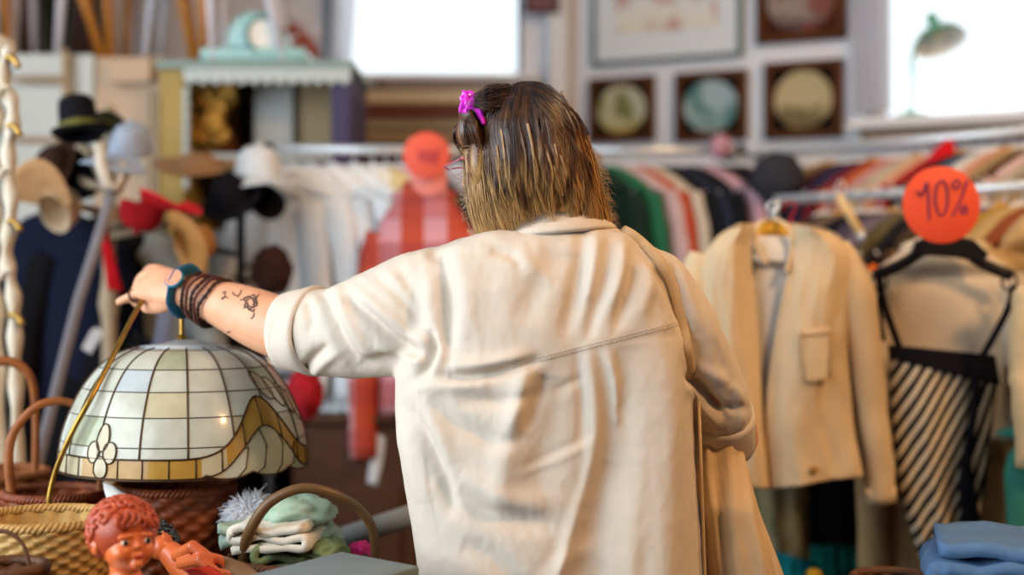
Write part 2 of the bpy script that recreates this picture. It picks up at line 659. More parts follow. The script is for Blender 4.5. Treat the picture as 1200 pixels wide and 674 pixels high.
# reaching arm
sh, el, wr = P(545, 338, 2.2), P(350, 390, 2.31), P(217, 341, 2.44)
arm_pts = [P(585, 330, 2.2), sh, P(470, 358, 2.235), P(400, 378, 2.28), el, P(312, 378, 2.345), P(275, 362, 2.385), P(243, 350, 2.415), wr]
body.add(tube(catmull(arm_pts, 26), [r for r, in catmull([(.05,), (.056,), (.052,), (.049,), (.05,), (.051,), (.044,), (.034,), (.029,)], 26)], 18))
# hand: palm and five fingers
palm_n = Vector((-0.25, -0.75, 0.6)).normalized()
kn = P(174, 327, 2.5)
body.add(tube([P(226, 344, 2.43), P(208, 339, 2.45), P(190, 334, 2.475), P(177, 331, 2.497), P(171, 329, 2.505)],
              [(.022, .029), (.020, .033), (.0195, .037), (.017, .038), (.011, .033)], 16, up=palm_n))


def finger(pts, r0, r1):
    pts = catmull(pts, 14)
    body.add(tube(pts, [r0 + (r1 - r0) * i / 13 for i in range(14)], 12))
    body.add(ell(pts[-1], r1))
    body.add(ell(pts[0], r0))


finger([P(183, 340, 2.48), P(168, 341, 2.49), P(154, 347, 2.5), P(139, 354, 2.51)], .0118, .0075)     # index, pointing along
finger([P(180, 331, 2.495), P(165, 334, 2.515), P(157, 346, 2.525), P(160, 356, 2.512)], .0115, .0085)   # middle
finger([P(183, 322, 2.51), P(168, 324, 2.54), P(161, 336, 2.55), P(163, 348, 2.535)], .0112, .0082)
finger([P(188, 316, 2.52), P(176, 315, 2.55), P(168, 325, 2.565), P(169, 336, 2.55)], .0100, .0072)
finger([P(206, 352, 2.445), P(192, 359, 2.46), P(179, 362, 2.475), P(170, 361, 2.49)], .0135, .0088)   # thumb under the rod
# hanging arm
rel = P(858, 508, 2.3)
body.add(tube(catmull([P(720, 325, 2.2), P(765, 345, 2.2), P(810, 420, 2.22), rel, P(835, 520, 2.4), P(790, 515, 2.5), P(765, 505, 2.54)], 26),
              [r for r, in catmull([(.05,), (.054,), (.047,), (.043,), (.04,), (.031,), (.027,)], 26)], 16))
body.add(tube([P(772, 508, 2.53), P(745, 500, 2.56), P(728, 496, 2.57)], [(.03, .018), (.038, .017), (.034, .012)], 14, up=(0, 0, 1)))
for k in range(4):
    b0 = P(732, 482 + 9 * k, 2.565)
    finger([b0, b0 + Vector((-.035, .005, -.003)), b0 + Vector((-.055, -.008, -.012)), b0 + Vector((-.06, -.025, -.018))], .0095, .007)
finger([P(758, 488, 2.55), P(740, 470, 2.54), P(725, 465, 2.53)], .011, .008)

co, fc, ed = remesh(body.v, body.f, 0.0042, 3)
bodyo = mk('body', co.tolist(), fc, skin, person)
armbvh = BVHTree.FromPolygons([Vector(p) for p in co.tolist()], fc)
for s in (-1, 1):
    e = hp(s * 0.03, 0.079, 0.004)
    mk('eye', *ell(e, 0.0115), M('eye_white', '#ece8e2', rough=0.2, bump=0, var=0.02), person, label='white eyeball')
# dark tattoos lying on the forearm
ink = M('tattoo_ink', '#5a4a42', rough=0.7, var=0.1, bump=0)


def on_arm(px, py):
    o = Vector((0, 0, CH)); d = (P(px, py, 2.4) - o).normalized()
    h = armbvh.ray_cast(o, d)
    return (h[0] + h[1] * 0.0004) if h[0] else None


def ink_marks(strokes, w):
    mb = MB()
    for st in strokes:
        pts = [q for q in (on_arm(x, y) for x, y in catmull(st, 7)) if q]
        if len(pts) > 2:
            mb.add(tube(pts, [w * (0.5 + math.sin(PI * (i + .5) / len(pts))) for i in range(len(pts))], 5))
    if mb.v:
        mb.build('tattoo', ink, person, label='dark ink tattoo on the forearm')


rt = random.Random(21)
fl = []
for a in range(13):
    t = a * 2.4; rr_ = 3.5 + 3.2 * (a / 13) * 2
    cx_, cy_ = 294 + rr_ * .8 * math.cos(t), 355 + rr_ * math.sin(t)
    fl.append([(cx_ - 3 * math.sin(t + .4), cy_ + 3 * math.cos(t + .4)), (cx_ + 1.5 * math.cos(t), cy_ + 1.5 * math.sin(t)), (cx_ + 3 * math.sin(t - .3), cy_ - 3 * math.cos(t - .3))])
ink_marks(fl, .0011)
ink_marks([[(304, 345), (300, 350), (302, 356)], [(285, 362), (289, 360), (292, 364)], [(281, 352), (285, 351)], [(298, 366), (297, 371), (294, 374)]], .0009)
ink_marks([[(262, 341), (264, 347), (260, 352)], [(260, 344), (266, 342)], [(272, 342), (275, 346), (280, 347)], [(283, 340), (281, 345), (278, 349)], [(268, 350), (264, 348), (259, 350)]], .0008)
ink_marks([[(264, 396), (268, 392), (270, 397)], [(268, 400), (272, 398), (274, 402)], [(243, 384), (245, 380), (248, 384)], [(266, 390), (270, 388)]], .0009)

# ---- trousers (below the frame)
mb = MB()
mb.add(rings([rng(.066, 2.235, 1.0, .162, .122), rng(.066, 2.235, .9, .172, .13), rng(.066, 2.235, .84, .17, .125)], True, True))
for s in (-1, 1):
    x = .066 + s * .085
    mb.add(tube([(x, 2.235, .9), (x + s * .008, 2.23, .7), (x + s * .012, 2.235, .4), (x + s * .012, 2.25, .1)], [.095, .085, .075, .068], 18))
mk('trousers', mb.v, mb.f, cloth('#2b2d38'), person)

# ---- shirt: torso and sleeves merged into one surface, then pressed into folds
DS = 2.2


def sp(x, y, D=DS):
    return P(x, y, D)


TR = [(262, 622, 682, .045), (268, 585, 716, .066), (274, 562, 734, .080), (280, 540, 748, .094), (292, 512, 768, .106), (310, 494, 786, .118), (340, 482, 798, .130), (380, 474, 804, .138),
      (430, 464, 808, .142), (500, 466, 812, .142), (560, 474, 815, .142), (620, 483, 818, .145), (674, 490, 820, .148), (780, 500, 828, .152)]
R = []
yy = 246
ys = list(range(262, 320, 6)) + list(range(320, 781, 20))
for y in ys:
    xl, xr, b = lerp_rows(TR, y)
    cx = (xl + xr) / 2; a = (xr - xl) / 2
    ring = []
    for j in range(48):
        t = 2 * PI * j / 48
        ct, st = math.cos(t), math.sin(t)
        ex = 2 / 2.5
        X = cx + a * math.copysign(abs(ct) ** ex, ct)
        q = P(X, y, DS)
        # broad shoulder blades and a shallow hollow along the spine
        yo = b * math.copysign(abs(st) ** ex, st)
        if st < 0:
            yo += 0.010 * math.exp(-((X - 668) / 26.0) ** 2) * (1 if y > 300 else 0.3)
        q.y += yo
        ring.append(q)
    R.append(ring)
sh_mb = MB().add(rings(R))
LS = [(585, 345, 2.2, 50), (540, 352, 2.2, 62), (500, 361, 2.205, 68), (465, 373, 2.22, 65), (430, 384, 2.24, 61), (392, 390, 2.27, 53), (356, 389, 2.295, 49), (330, 388, 2.31, 45)]
sh_mb.add(tube(catmull([sp(x, y, d) for x, y, d, r in LS], 24), [(r / F * 2.24, r / F * 2.24 * 0.92) for r, in catmull([(q[3],) for q in LS], 24)], 28))
RS = [(715, 335, 2.2, 44), (755, 340, 2.2, 50), (785, 372, 2.2, 48), (812, 415, 2.215, 44), (833, 455, 2.24, 41), (846, 488, 2.27, 37), (849, 512, 2.3, 33)]
sh_mb.add(tube(catmull([sp(x, y, d) for x, y, d, r in RS], 22), [(r / F * 2.24, r / F * 2.24) for r, in catmull([(q[3],) for q in RS], 22)], 26))
co, fc, ed = remesh(sh_mb.v, sh_mb.f, 0.0034, 14)

# fold strokes: (points in px over the back, half width px, depth mm: + ridge, - valley)
ST = [
    # armhole and sleeve of the reaching arm
    ([(512, 292), (521, 330), (526, 375), (519, 418)], 9, -9), ([(500, 292), (505, 340), (506, 400)], 8, 4), ([(540, 300), (546, 350), (545, 400)], 12, 4),
    ([(380, 338), (386, 365), (398, 395), (418, 428)], 6, -8), ([(394, 336), (402, 365), (420, 395), (440, 420)], 6, 4),
    ([(404, 344), (432, 370), (462, 398), (492, 416)], 5, -6), ([(418, 340), (450, 366), (482, 392), (500, 404)], 5, 4),
    ([(440, 322), (470, 350), (498, 385)], 5, -4), ([(465, 310), (485, 345), (505, 385)], 6, -4),
    ([(354, 438), (366, 420), (382, 406)], 4, -6), ([(365, 442), (382, 424), (400, 412)], 4, 3),
    ([(360, 352), (364, 372), (362, 392)], 4, -3), ([(420, 430), (455, 420), (490, 414)], 7, -5), ([(440, 405), (470, 418), (500, 425)], 5, 4),
    ([(504, 385), (507, 405), (500, 428), (486, 446)], 4, -8), ([(512, 388), (518, 412), (510, 440)], 5, 5),
    # yoke and left back
    ([(525, 442), (560, 440), (600, 432), (632, 421)], 5, -9), ([(530, 430), (570, 428), (615, 418)], 7, 5), ([(490, 455), (530, 452), (575, 448)], 7, 4),
    ([(478, 478), (500, 515), (520, 560), (530, 600)], 6, -6), ([(470, 500), (486, 540), (500, 590)], 8, 4), ([(498, 462), (512, 500), (532, 545)], 7, 4),
    ([(500, 470), (540, 500), (585, 518), (615, 514)], 8, -5), ([(535, 575), (570, 600), (610, 612), (650, 615)], 10, -6), ([(540, 556), (590, 585), (640, 592)], 10, 4),
    ([(545, 470), (590, 470), (630, 462)], 6, -4), ([(612, 556), (650, 540), (692, 520)], 4, 1.6), ([(620, 546), (655, 530), (690, 510)], 5, -1.4),
    ([(614, 428), (606, 480), (592, 540), (585, 600)], 12, 6), ([(650, 440), (645, 500), (630, 580)], 16, -5),
    ([(640, 440), (628, 470), (614, 505)], 7, -6), ([(618, 430), (608, 470), (600, 500)], 8, 4), ([(650, 460), (668, 450), (686, 440)], 4, -1.5),
    ([(540, 640), (575, 655), (610, 690)], 10, -4), ([(700, 640), (660, 660), (630, 700)], 8, 3),
    # pleat under the yoke
    ([(688, 412), (697, 455), (699, 505), (690, 560), (672, 620), (655, 680), (640, 760)], 6, 5), ([(703, 430), (708, 500), (700, 560), (684, 630), (668, 700)], 12, -6),
    ([(676, 420), (682, 470), (682, 520)], 5, -4), ([(712, 410), (722, 450), (724, 500)], 5, 4), ([(730, 405), (732, 460), (726, 540), (712, 610), (700, 690)], 18, -8),
    ([(778, 395), (783, 470), (780, 560), (776, 680)], 16, 8), ([(752, 410), (752, 500), (744, 600), (738, 690)], 8, 2), ([(716, 540), (700, 620), (690, 700)], 12, -4), ([(800, 420), (806, 520), (812, 680)], 8, -5),
    # right shoulder: pulls running from the collar to the armhole
    ([(683, 272), (680, 310), (672, 350), (662, 390)], 7, -6), ([(697, 276), (696, 315), (690, 355)], 7, 4), ([(714, 282), (708, 320), (698, 360), (690, 395)], 6, -6),
    ([(730, 284), (728, 320), (716, 360)], 6, 4), ([(744, 290), (740, 325), (730, 360), (722, 385)], 6, -6), ([(762, 300), (760, 335), (748, 372)], 6, 3),
    ([(655, 285), (640, 320), (622, 350), (612, 380)], 12, -4), ([(600, 300), (630, 320), (650, 330)], 8, 3), ([(575, 292), (600, 300), (612, 315)], 5, -4),
    ([(742, 282), (768, 308), (788, 342), (800, 385)], 6, -9), ([(756, 284), (784, 312), (804, 345), (816, 390)], 7, 4),
    # hanging sleeve
    ([(806, 440), (830, 462), (850, 490)], 4, -7), ([(806, 452), (826, 478), (842, 500)], 4, 5), ([(815, 430), (845, 445), (868, 470)], 6, 4), ([(825, 470), (846, 478), (872, 478)], 4, -5),
    ([(835, 400), (850, 440), (866, 480)], 6, -3), ([(860, 450), (868, 480), (866, 505)], 4, 3), ([(820, 360), (838, 410), (852, 450)], 8, 3),
]
nrm = normals(co, fc)
px = 600 + F * co[:, 0] / co[:, 1]
py = 337 - F * (co[:, 2] - CH) / co[:, 1]
facing = np.clip((-nrm[:, 1] - 0.05) / 0.35, 0, 1)
disp = np.zeros(len(co))
for pts, w, amp in ST:
    c = np.array(catmull(pts, 24))
    best = np.full(len(co), 1e9); tt = np.zeros(len(co))
    m = (px > c[:, 0].min() - 5 * w) & (px < c[:, 0].max() + 5 * w) & (py > c[:, 1].min() - 5 * w) & (py < c[:, 1].max() + 5 * w)
    idx = np.where(m)[0]
    for i in range(len(c) - 1):
        a, b = c[i], c[i + 1]
        d = b - a; L2 = (d ** 2).sum() + 1e-9
        qx, qy = px[idx] - a[0], py[idx] - a[1]
        u = np.clip((qx * d[0] + qy * d[1]) / L2, 0, 1)
        ds = (qx - u * d[0]) ** 2 + (qy - u * d[1]) ** 2
        k = ds < best[idx]
        best[idx[k]] = ds[k]; tt[idx[k]] = (i + u[k]) / (len(c) - 1)
    taper = np.clip(np.sin(np.pi * np.clip(tt * 0.94 + 0.03, 0, 1)), 0, 1) ** 0.6
    # keep a stroke that runs out of the frame strong at its end
    if pts[-1][1] > 670: taper = np.where(tt > 0.4, np.maximum(taper, 0.9), taper)
    disp[idx] += amp * 0.001 * taper[idx] * np.exp(-best[idx] / (2 * (w * 0.95) ** 2))
disp *= 1.95 * facing
# small creases everywhere
for i in range(len(co)):
    x, y, z = co[i]
    q = Vector((x * 26 + 3 * z, y * 20, z * 15))
    disp[i] += 0.0020 * (0.5 - abs(noise.noise(q))) + 0.0013 * (0.4 - abs(noise.noise(q * 2.3 + Vector((7, 3, 1)))))
    if abs(nrm[i][1]) < 0.8 or nrm[i][1] > 0:
        disp[i] += 0.004 * noise.noise(Vector((x * 14, y * 14, z * 5)))
# the yoke lies a cloth's thickness over the back panel
SEAM = [(470, 452), (540, 441), (600, 431), (640, 421), (690, 408), (745, 394), (806, 378)]
sy = np.interp(px, [p[0] for p in SEAM], [p[1] for p in SEAM])
on = facing * np.clip((px - 520) / 70, 0, 1) * np.clip((812 - px) / 12, 0, 1)
disp += on * 0.0026 / (1 + np.exp((py - sy) / 0.9))
co2 = co + nrm * disp[:, None]
co2 = lap(co2, ed, 1, 0.35)
shirt = mk('shirt', co2.tolist(), fc, SHIRT, person, label='loose cream cotton shirt with a back yoke')
shbvh = BVHTree.FromPolygons([Vector(p) for p in co2.tolist()], fc)


def on_shirt(x, y, lift=0.0006):
    o = Vector((0, 0, CH)); d = (P(x, y, 2) - o).normalized()
    h = shbvh.ray_cast(o, d)
    return (h[0] + h[1] * lift) if h[0] and h[0].y < 2.5 else None


# seams: rows of stitches lying on the cloth
thread = M('seam_thread', '#d6c6ae', rough=0.9, bump=0, var=0.05)
mb = MB()
for line, dy in ((SEAM[2:], 0), (SEAM[2:], -4)):
    pts = catmull(line, 120)
    for i in range(0, 119, 2):
        a = on_shirt(pts[i][0], pts[i][1] + dy); b = on_shirt(pts[i + 1][0] * .8 + pts[i][0] * .2, pts[i + 1][1] * .8 + pts[i][1] * .2 + dy)
        if a and b and (a - b).length < 0.02:
            mb.add(tube([a, b], 0.0006, 4))
mb.build('yoke_seam', thread, shirt, label='stitched yoke seam across the back')

# collar: a folded band round the neck, back fall showing
cx, cy0 = 650, 2.2
prof = [(276, 70, .086), (274, 73, .0945), (271, 71, .095), (262, 60, .083), (254, 51, .072), (247, 45, .064), (245, 43, .060), (246, 41, .056), (256, 44, .056), (270, 50, .058)]
R = []
for y, aw, b in prof:
    ring = []
    for j in range(56):
        t = 2 * PI * j / 56
        tilt = -7 * math.cos(t)                      # the collar climbs towards the hanging arm
        drop = (8 if y > 250 else 4) * max(0, math.sin(t)) ** 2 * 2
        q = P(cx + aw * math.cos(t), y + drop + (-0.09 * aw * math.cos(t)) + (3 * math.sin(3 * t) * .2), DS - 0.004)
        q.y += b * math.sin(t)
        ring.append(q)
    R.append(ring)
mk('collar', *rings(R, False, False), SHIRT, shirt)


def cuff(c0, c1, r0, r1, name='cuff', fold=0.006):
    """A rolled sleeve end: a hollow band, thick with its turns."""
    c0, c1 = Vector(c0), Vector(c1)
    d = c1 - c0
    secs = [(0.0, r0 * 0.985), (0.02, r0 * 1.05), (0.12, r0 * 1.09), (0.45, (r0 + r1) / 2 * 1.07), (0.85, r1 * 1.08), (0.97, r1 * 1.05), (1.0, r1 * 0.98), (0.97, r1 * 0.90), (0.6, r1 * .88), (0.2, r0 * .9)]
    pts = [c0 + d * s for s, r in secs]
    t = d.normalized()
    u = Vector((0, 0, 1)); u = (u - t * u.dot(t)).normalized(); w = t.cross(u)
    R = []
    for k, (p, (s, r)) in enumerate(zip(pts, secs)):
        R.append([p + (u * math.cos(2 * PI * j / 40) + w * math.sin(2 * PI * j / 40)) * r * (1 + 0.025 * math.sin(3 * 2 * PI * j / 40 + k * .5) + 0.02 * noise.noise(Vector((j * .4, k * .5, s * 3)))) for j in range(40)])
    mk(name, *rings(R, False, False), SHIRT, shirt, label='rolled cream sleeve end')


cuff(P(374, 389, 2.285), P(338, 389, 2.318), 49 / F * 2.3, 43 / F * 2.33)
cuff(P(845, 484, 2.265), P(848, 522, 2.315), 37 / F * 2.27, 35 / F * 2.3)

# ---- hair
def hair_mat(name, dark, mid, light):
    m, nt, b = base_mat(name)
    tc = N(nt, 'ShaderNodeTexCoord')
    sp_ = N(nt, 'ShaderNodeSeparateXYZ'); nt.links.new(tc.outputs['Object'], sp_.inputs[0])
    mr = N(nt, 'ShaderNodeMapRange'); mr.inputs[1].default_value = 1.69; mr.inputs[2].default_value = 1.47
    nt.links.new(sp_.outputs['Z'], mr.inputs[0])
    mp = N(nt, 'ShaderNodeMapping'); mp.inputs['Scale'].default_value = (1, 1, 0.1); nt.links.new(tc.outputs['Object'], mp.inputs[0])
    nz = N(nt, 'ShaderNodeTexNoise'); nz.inputs['Scale'].default_value = 90; nz.inputs['Detail'].default_value = 3
    nt.links.new(mp.outputs[0], nz.inputs['Vector'])
    ad = N(nt, 'ShaderNodeMath', operation='MULTIPLY_ADD'); nt.links.new(nz.outputs['Fac'], ad.inputs[0]); ad.inputs[1].default_value = 1.6
    nt.links.new(mr.outputs[0], ad.inputs[2])
    su = N(nt, 'ShaderNodeMath', operation='SUBTRACT'); nt.links.new(ad.outputs[0], su.inputs[0]); su.inputs[1].default_value = 0.80
    cr = N(nt, 'ShaderNodeValToRGB')
    cr.color_ramp.elements[0].position = 0.0; cr.color_ramp.elements[0].color = (*lin(dark), 1)
    cr.color_ramp.elements[1].position = 1.0; cr.color_ramp.elements[1].color = (*lin(light), 1)
    e = cr.color_ramp.elements.new(0.5); e.color = (*lin(mid), 1)
    nt.links.new(su.outputs[0], cr.inputs[0])
    nt.links.new(cr.outputs[0], b.inputs['Base Color'])
    b.inputs['Roughness'].default_value = 0.38
    b.inputs['Specular IOR Level'].default_value = 0.55
    return m


HAIR = hair_mat('hair_brown', '#21151a', '#5c381f', '#c89a5c')
HO = [(94, 606, 634), (98, 592, 648), (106, 576, 657), (118, 563, 667), (132, 552, 677), (150, 543, 686), (175, 545, 693), (200, 547, 699), (225, 550, 704), (250, 556, 709), (270, 563, 712), (290, 572, 713)]
HB = [(94, .02), (98, .045), (106, .07), (120, .088), (150, .104), (190, .108), (225, .1), (250, .092), (290, .084)]


def hair_pt(th, y, k=1.0, x_off=0.0):
    xl, xr = lerp_rows(HO, y)
    b, = lerp_rows(HB, y)
    cxp = (xl + xr) / 2; a = (xr - xl) / 2 * k
    q = P(cxp + a * math.cos(th) + x_off, y, 2.17)
    q.y = 2.2 - b * k * math.sin(th)
    return q


R = []
for y in list(range(94, 130, 4)) + list(range(130, 256, 8)):
    ring = []
    for j in range(40):
        th = 2 * PI * j / 40
        f = 1.0 - (0.42 if 195 < math.degrees(th) < 300 and y > 128 else 0.0) * (1 if True else 0)
        q = hair_pt(th, y, 0.955)
        if f < 1: q.y = 2.2 + (q.y - 2.2) * 0.25
        ring.append(q)
    R.append(ring)
hmb = MB().add(rings(R))
hmb.add(ell(P(548, 152, 2.155), (.019, .026, .030)))
hmb.add(ell(P(562, 186, 2.15), (.019, .03, .045)))
hmb.add(ell(P(560, 132, 2.15), (.03, .03, .03)))
strand = MB()
rs = random.Random(3)


def add_strand(pts, r):
    m = len(pts)
    V, f = tube(pts, [r * (1 - 0.75 * (i / (m - 1)) ** 2) for i in range(m)], 3, cap=False)
    hmb.add((V, f))


YEND = [(0, 288), (15, 286), (40, 278), (60, 262), (80, 250), (110, 247), (135, 250), (150, 266), (165, 288), (180, 294), (230, 290)]
for i in range(4200):
    if i % 14 == 0:
        lock = rs.uniform(-35, 196) if i % 84 else rs.uniform(-60, 60)
        lk = abs(rs.gauss(0.010, 0.024)); lph = rs.uniform(0, 6.28); lamp = rs.uniform(.3, 4.5); lfq = rs.uniform(.8, 2.2); ldr = rs.gauss(0, .10); lye = rs.gauss(0, 7)
    thd = lock + rs.gauss(0, 2.2)
    th = math.radians(thd)
    ye, = lerp_rows(YEND, 180 - thd if thd < 180 else 0)
    ye += lye + rs.gauss(0, 4) - abs(rs.gauss(0, 12)) * (rs.random() < .3)
    k = 0.955 + lk + abs(rs.gauss(0, 0.008))
    side_k = .07 if (thd < 45 or thd > 135) else 0.0
    y0 = 95 + abs(rs.gauss(0, 1)) * 7
    ph = lph + rs.gauss(0, .25); amp = lamp; fq = lfq
    drift = ldr + rs.gauss(0, .02)
    pts = []
    for s in range(15):
        t = s / 14
        y = y0 + (ye - y0) * t
        tth = th + drift * t + 0.12 * math.sin(ph + 2 * t) * (t ** 2) * .5
        # part: strands leave the crown and fan out
        c_ = math.radians(98)
        tth = c_ + (tth - c_) * min(1, 0.25 + 1.5 * t) if t < 0.5 else tth
        x_off = amp * math.sin(fq * t * 2 * PI + ph) * t
        pts.append(hair_pt(tth, y, k + side_k * t * t, x_off))
    add_strand(pts, rs.choice([.0005, .0007, .0009]))
# wavy locks that stand out on the back
for i in range(70):
    thd = rs.uniform(15, 170); th = math.radians(thd)
    ye, = lerp_rows(YEND, 180 - thd)
    ye -= rs.uniform(0, 50)
    y0 = rs.uniform(105, 150); ph = rs.uniform(0, 6)
    for q in range(9):
        o1 = rs.gauss(0, .018)
        pts = [hair_pt(th + o1 * (1 - .3 * s / 12), y0 + (ye - y0) * s / 12, 1.012 + .01 * math.sin(s * .5 + ph), 4.0 * math.sin(s * .55 + ph) * s / 12) for s in range(13)]
        add_strand(pts, .0006)
# hair drawn back to the clip above the temple
CL = P(551, 123, 2.135)
for i in range(420):
    a = rs.uniform(0, 1)
    s0 = P(598 - 6 * rs.random(), 98 + 30 * a, 2.12 + .02 * rs.random())
    mid = P(572 + rs.gauss(0, 3), 104 + 22 * a + rs.gauss(0, 3), 2.105 + rs.uniform(0, .02))
    add_strand([Vector(p) for p in catmull([s0, mid, CL + Vector((rs.gauss(0, .006), rs.gauss(0, .006), rs.gauss(0, .006)))], 9)], .0007)
for i in range(520):
    ph = rs.uniform(0, 2 * PI); rr = rs.uniform(.6, 1.05)
    pts = []
    for s in range(12):
        t = s / 11
        x = 549 - 17 * math.sin(PI * t) * rr * (0.5 + .5 * math.cos(ph)) + 22 * t * (0.5 - .5 * math.cos(ph)) + rs.gauss(0, .5)
        y = 126 + 62 * t * rr
        d = 2.155 - .03 * math.sin(PI * min(1, t * 1.2)) * rr + .03 * math.cos(ph)
        pts.append(P(x, y, d))
    add_strand(pts, .0007)
hair = mk('hair', hmb.v, hmb.f, HAIR, person, label='shoulder length brown hair with golden ends')
hmb = MB()
for i in range(46):
    thd = rs.choice([rs.uniform(-10, 70), rs.uniform(120, 178), rs.uniform(20, 170)]); th = math.radians(thd)
    ye, = lerp_rows(YEND, 180 - thd)
    ye -= rs.uniform(0, 25); y0 = rs.uniform(150, 205); ph = rs.uniform(0, 6); wv = rs.uniform(1.5, 5.0)
    sk = .07 if (thd < 45 or thd > 135) else 0
    for q in range(8):
        o1 = rs.gauss(0, .012)
        pts = [hair_pt(th + o1 * (1 - .3 * s / 12), y0 + (ye - y0) * s / 12, 1.018 + sk * ((y0 - 95 + (ye - y0) * s / 12) / 190) ** 2 + .01 * math.sin(s * .5 + ph), wv * math.sin(s * .5 + ph) * s / 12) for s in range(13)]
        add_strand(pts, .0006)
mk('hair_highlights', hmb.v, hmb.f, M('hair_gold', '#b98a4c', rough=.35, var=.25, nscale=40, bump=0, spec=.6), hair, label='golden wavy strands')
# loose flyaway strands at the edges
hmb = MB()
for i in range(420):
    side = rs.random()
    if side < .6:
        th = math.radians(rs.uniform(-15, 20)); y0 = rs.uniform(170, 262)
    elif side < .8:
        th = math.radians(rs.uniform(165, 190)); y0 = rs.uniform(195, 270)
    else:
        th = math.radians(rs.choice([rs.uniform(-14, 14), rs.uniform(166, 190)])); y0 = rs.uniform(100, 170)
    p = hair_pt(th, y0, 1.0)
    out = Vector((math.cos(th), -math.sin(th) * .3, 0.1)) if side < .8 else (p - Vector((.01, 2.2, 1.6))).normalized() * .6
    ph = rs.uniform(0, 6); w = rs.uniform(.2, 1)
    pts = []
    L = rs.uniform(.01, .034) * (1 if side < .8 else .45)
    for s in range(9):
        t = s / 8
        pts.append(p + out * L * t * .8 + Vector((.004 * w * math.sin(ph + t * 9), .004 * math.cos(ph + t * 7), .005 * w * math.sin(ph + t * 11) - .012 * t * (1 if side < .8 else .1))))
    add_strand(pts, .00032)
for i in range(16):
    y0 = rs.uniform(170, 200)
    pts = [P(556 - 26 * t * (.6 + .4 * math.sin(i)) + 8 * math.sin(3 * t + i), y0 + 14 * t + 6 * math.sin(4 * t + i), 2.1) for t in [s / 8 for s in range(9)]]
    add_strand(pts, .0003)
mk('flyaway_hair', hmb.v, hmb.f, M('hair_fine', '#c9ad86', rough=.35, bump=0, var=.1), hair, label='fine pale flyaway hairs')

# magenta hair clip
mb = MB()
sat = M('magenta_satin', '#e02ad0', rough=.18, var=.15, nscale=40, bump=.3, bscale=80, coat=.6)
rs2 = random.Random(9)
for i in range(15):
    a = i * 2.4; rr = .0125 * math.sqrt((i + .5) / 15)
    q = CL + Vector((rr * math.cos(a) * 1.0, -.012 + .012 * rr / .0125, rr * math.sin(a) * 1.15)) + Vector((0, 0, .002))
    mtx = RZ(rs2.uniform(0, 3)) @ RX(rs2.uniform(0, 3))
    mb.add(box(q, (.014, .011, .016), .003, mtx))
mb.add(ell(CL, (.014, .011, .015)))
mb.add(tube([CL + Vector((.004, -.006, -.006)), P(562, 132, 2.125), P(567, 146, 2.115)], [.0075, .007, .003], 8))
mk('hair_clip', mb.v, mb.f, sat, person, smooth='auto', label='shiny magenta faceted hair clip')

# glasses with a pink frame
mb = MB()
for s in (-1, 1):
    mb.add(tube([hp(s * (.012 + .048 * k / 8), .108 - .006 * (k / 8) ** 2, .008 + .004 * math.sin(PI * k / 8)) for k in range(9)], .0011, 6))
    mb.add(tube([hp(s * .034 + .024 * math.cos(PI + PI * k / 16), .107, .008 + .016 * math.sin(PI + PI * k / 16)) for k in range(17)], .0004, 5))
    mb.add(tube([hp(s * .06, .108, .008), hp(s * .079, .09, .008), hp(s * .083, .02, .004), hp(s * .082, -.015, -.01)], .0011, 6))
mb.add(tube([hp(-.009, .109, .008), hp(0, .112, .011), hp(.009, .109, .008)], .0016, 6))
mk('glasses', mb.v, mb.f, M('pink_frame', '#d8607a', rough=.25, bump=0), person, label='thin pink framed glasses')

# watch, bracelets, ring
ax = (P(270, 361, 2.388) - P(215, 340, 2.44)).normalized()
up = Vector((0, -.35, 1)); up = (up - ax * up.dot(ax)).normalized(); sd = ax.cross(up)
if sd.y > 0: sd = -sd          # towards the camera


def wrist(t): return P(217, 341, 2.44) + (P(262, 358, 2.395) - P(217, 341, 2.44)) * t


def wring(t, ra, rb, lean, n=40, seed=0):
    c = wrist(t)
    return [c + up * ra * math.sin(2 * PI * k / n) + sd * rb * math.cos(2 * PI * k / n) + ax * (lean * math.sin(2 * PI * k / n) + .0015 * math.sin(5 * 2 * PI * k / n + seed)) for k in range(n)]


ww = thing_child = bpy.data.objects.new('wristwatch', None)
COL.objects.link(ww); ww.parent = person; WL[ww.name] = WL[person.name]
tq = tube(wring(.02, .036, .034, -.004), [(.0035, .013)] * 40, 8, closed=True, up=up)
mk('watch_strap', *tq, M('watch_blue', '#1f6f92', rough=.4, var=.5, nscale=140, col2='#0d3850', bump=.1), ww, label='blue patterned strap')
fc_c = wrist(.02) + up * .031 + sd * .027
fn = (up * .75 + sd * .65).normalized()
rot = fn.to_track_quat('Z', 'Y').to_matrix()
mk('watch_case', *lathe([(.0, -.004), (.016, -.004), (.0175, -.001), (.0175, .003), (.0155, .0045)], 28, fc_c, rot), M('watch_blue_case', '#2b87a8', rough=.35, bump=0), ww)
mk('watch_face', *lathe([(.0155, .0042), (.008, .0046), (0, .0046)], 28, fc_c, rot), M('watch_face', '#d06a4a', rough=.3, var=.4, nscale=90, bump=0, col2='#f0b090'), ww, label='orange red dial')
brown = M('bracelet_leather', '#3b1d14', rough=.5, var=.3, bump=.2)
red_b = M('bracelet_red_brown', '#5a2418', rough=.4, var=.3, bump=.2)
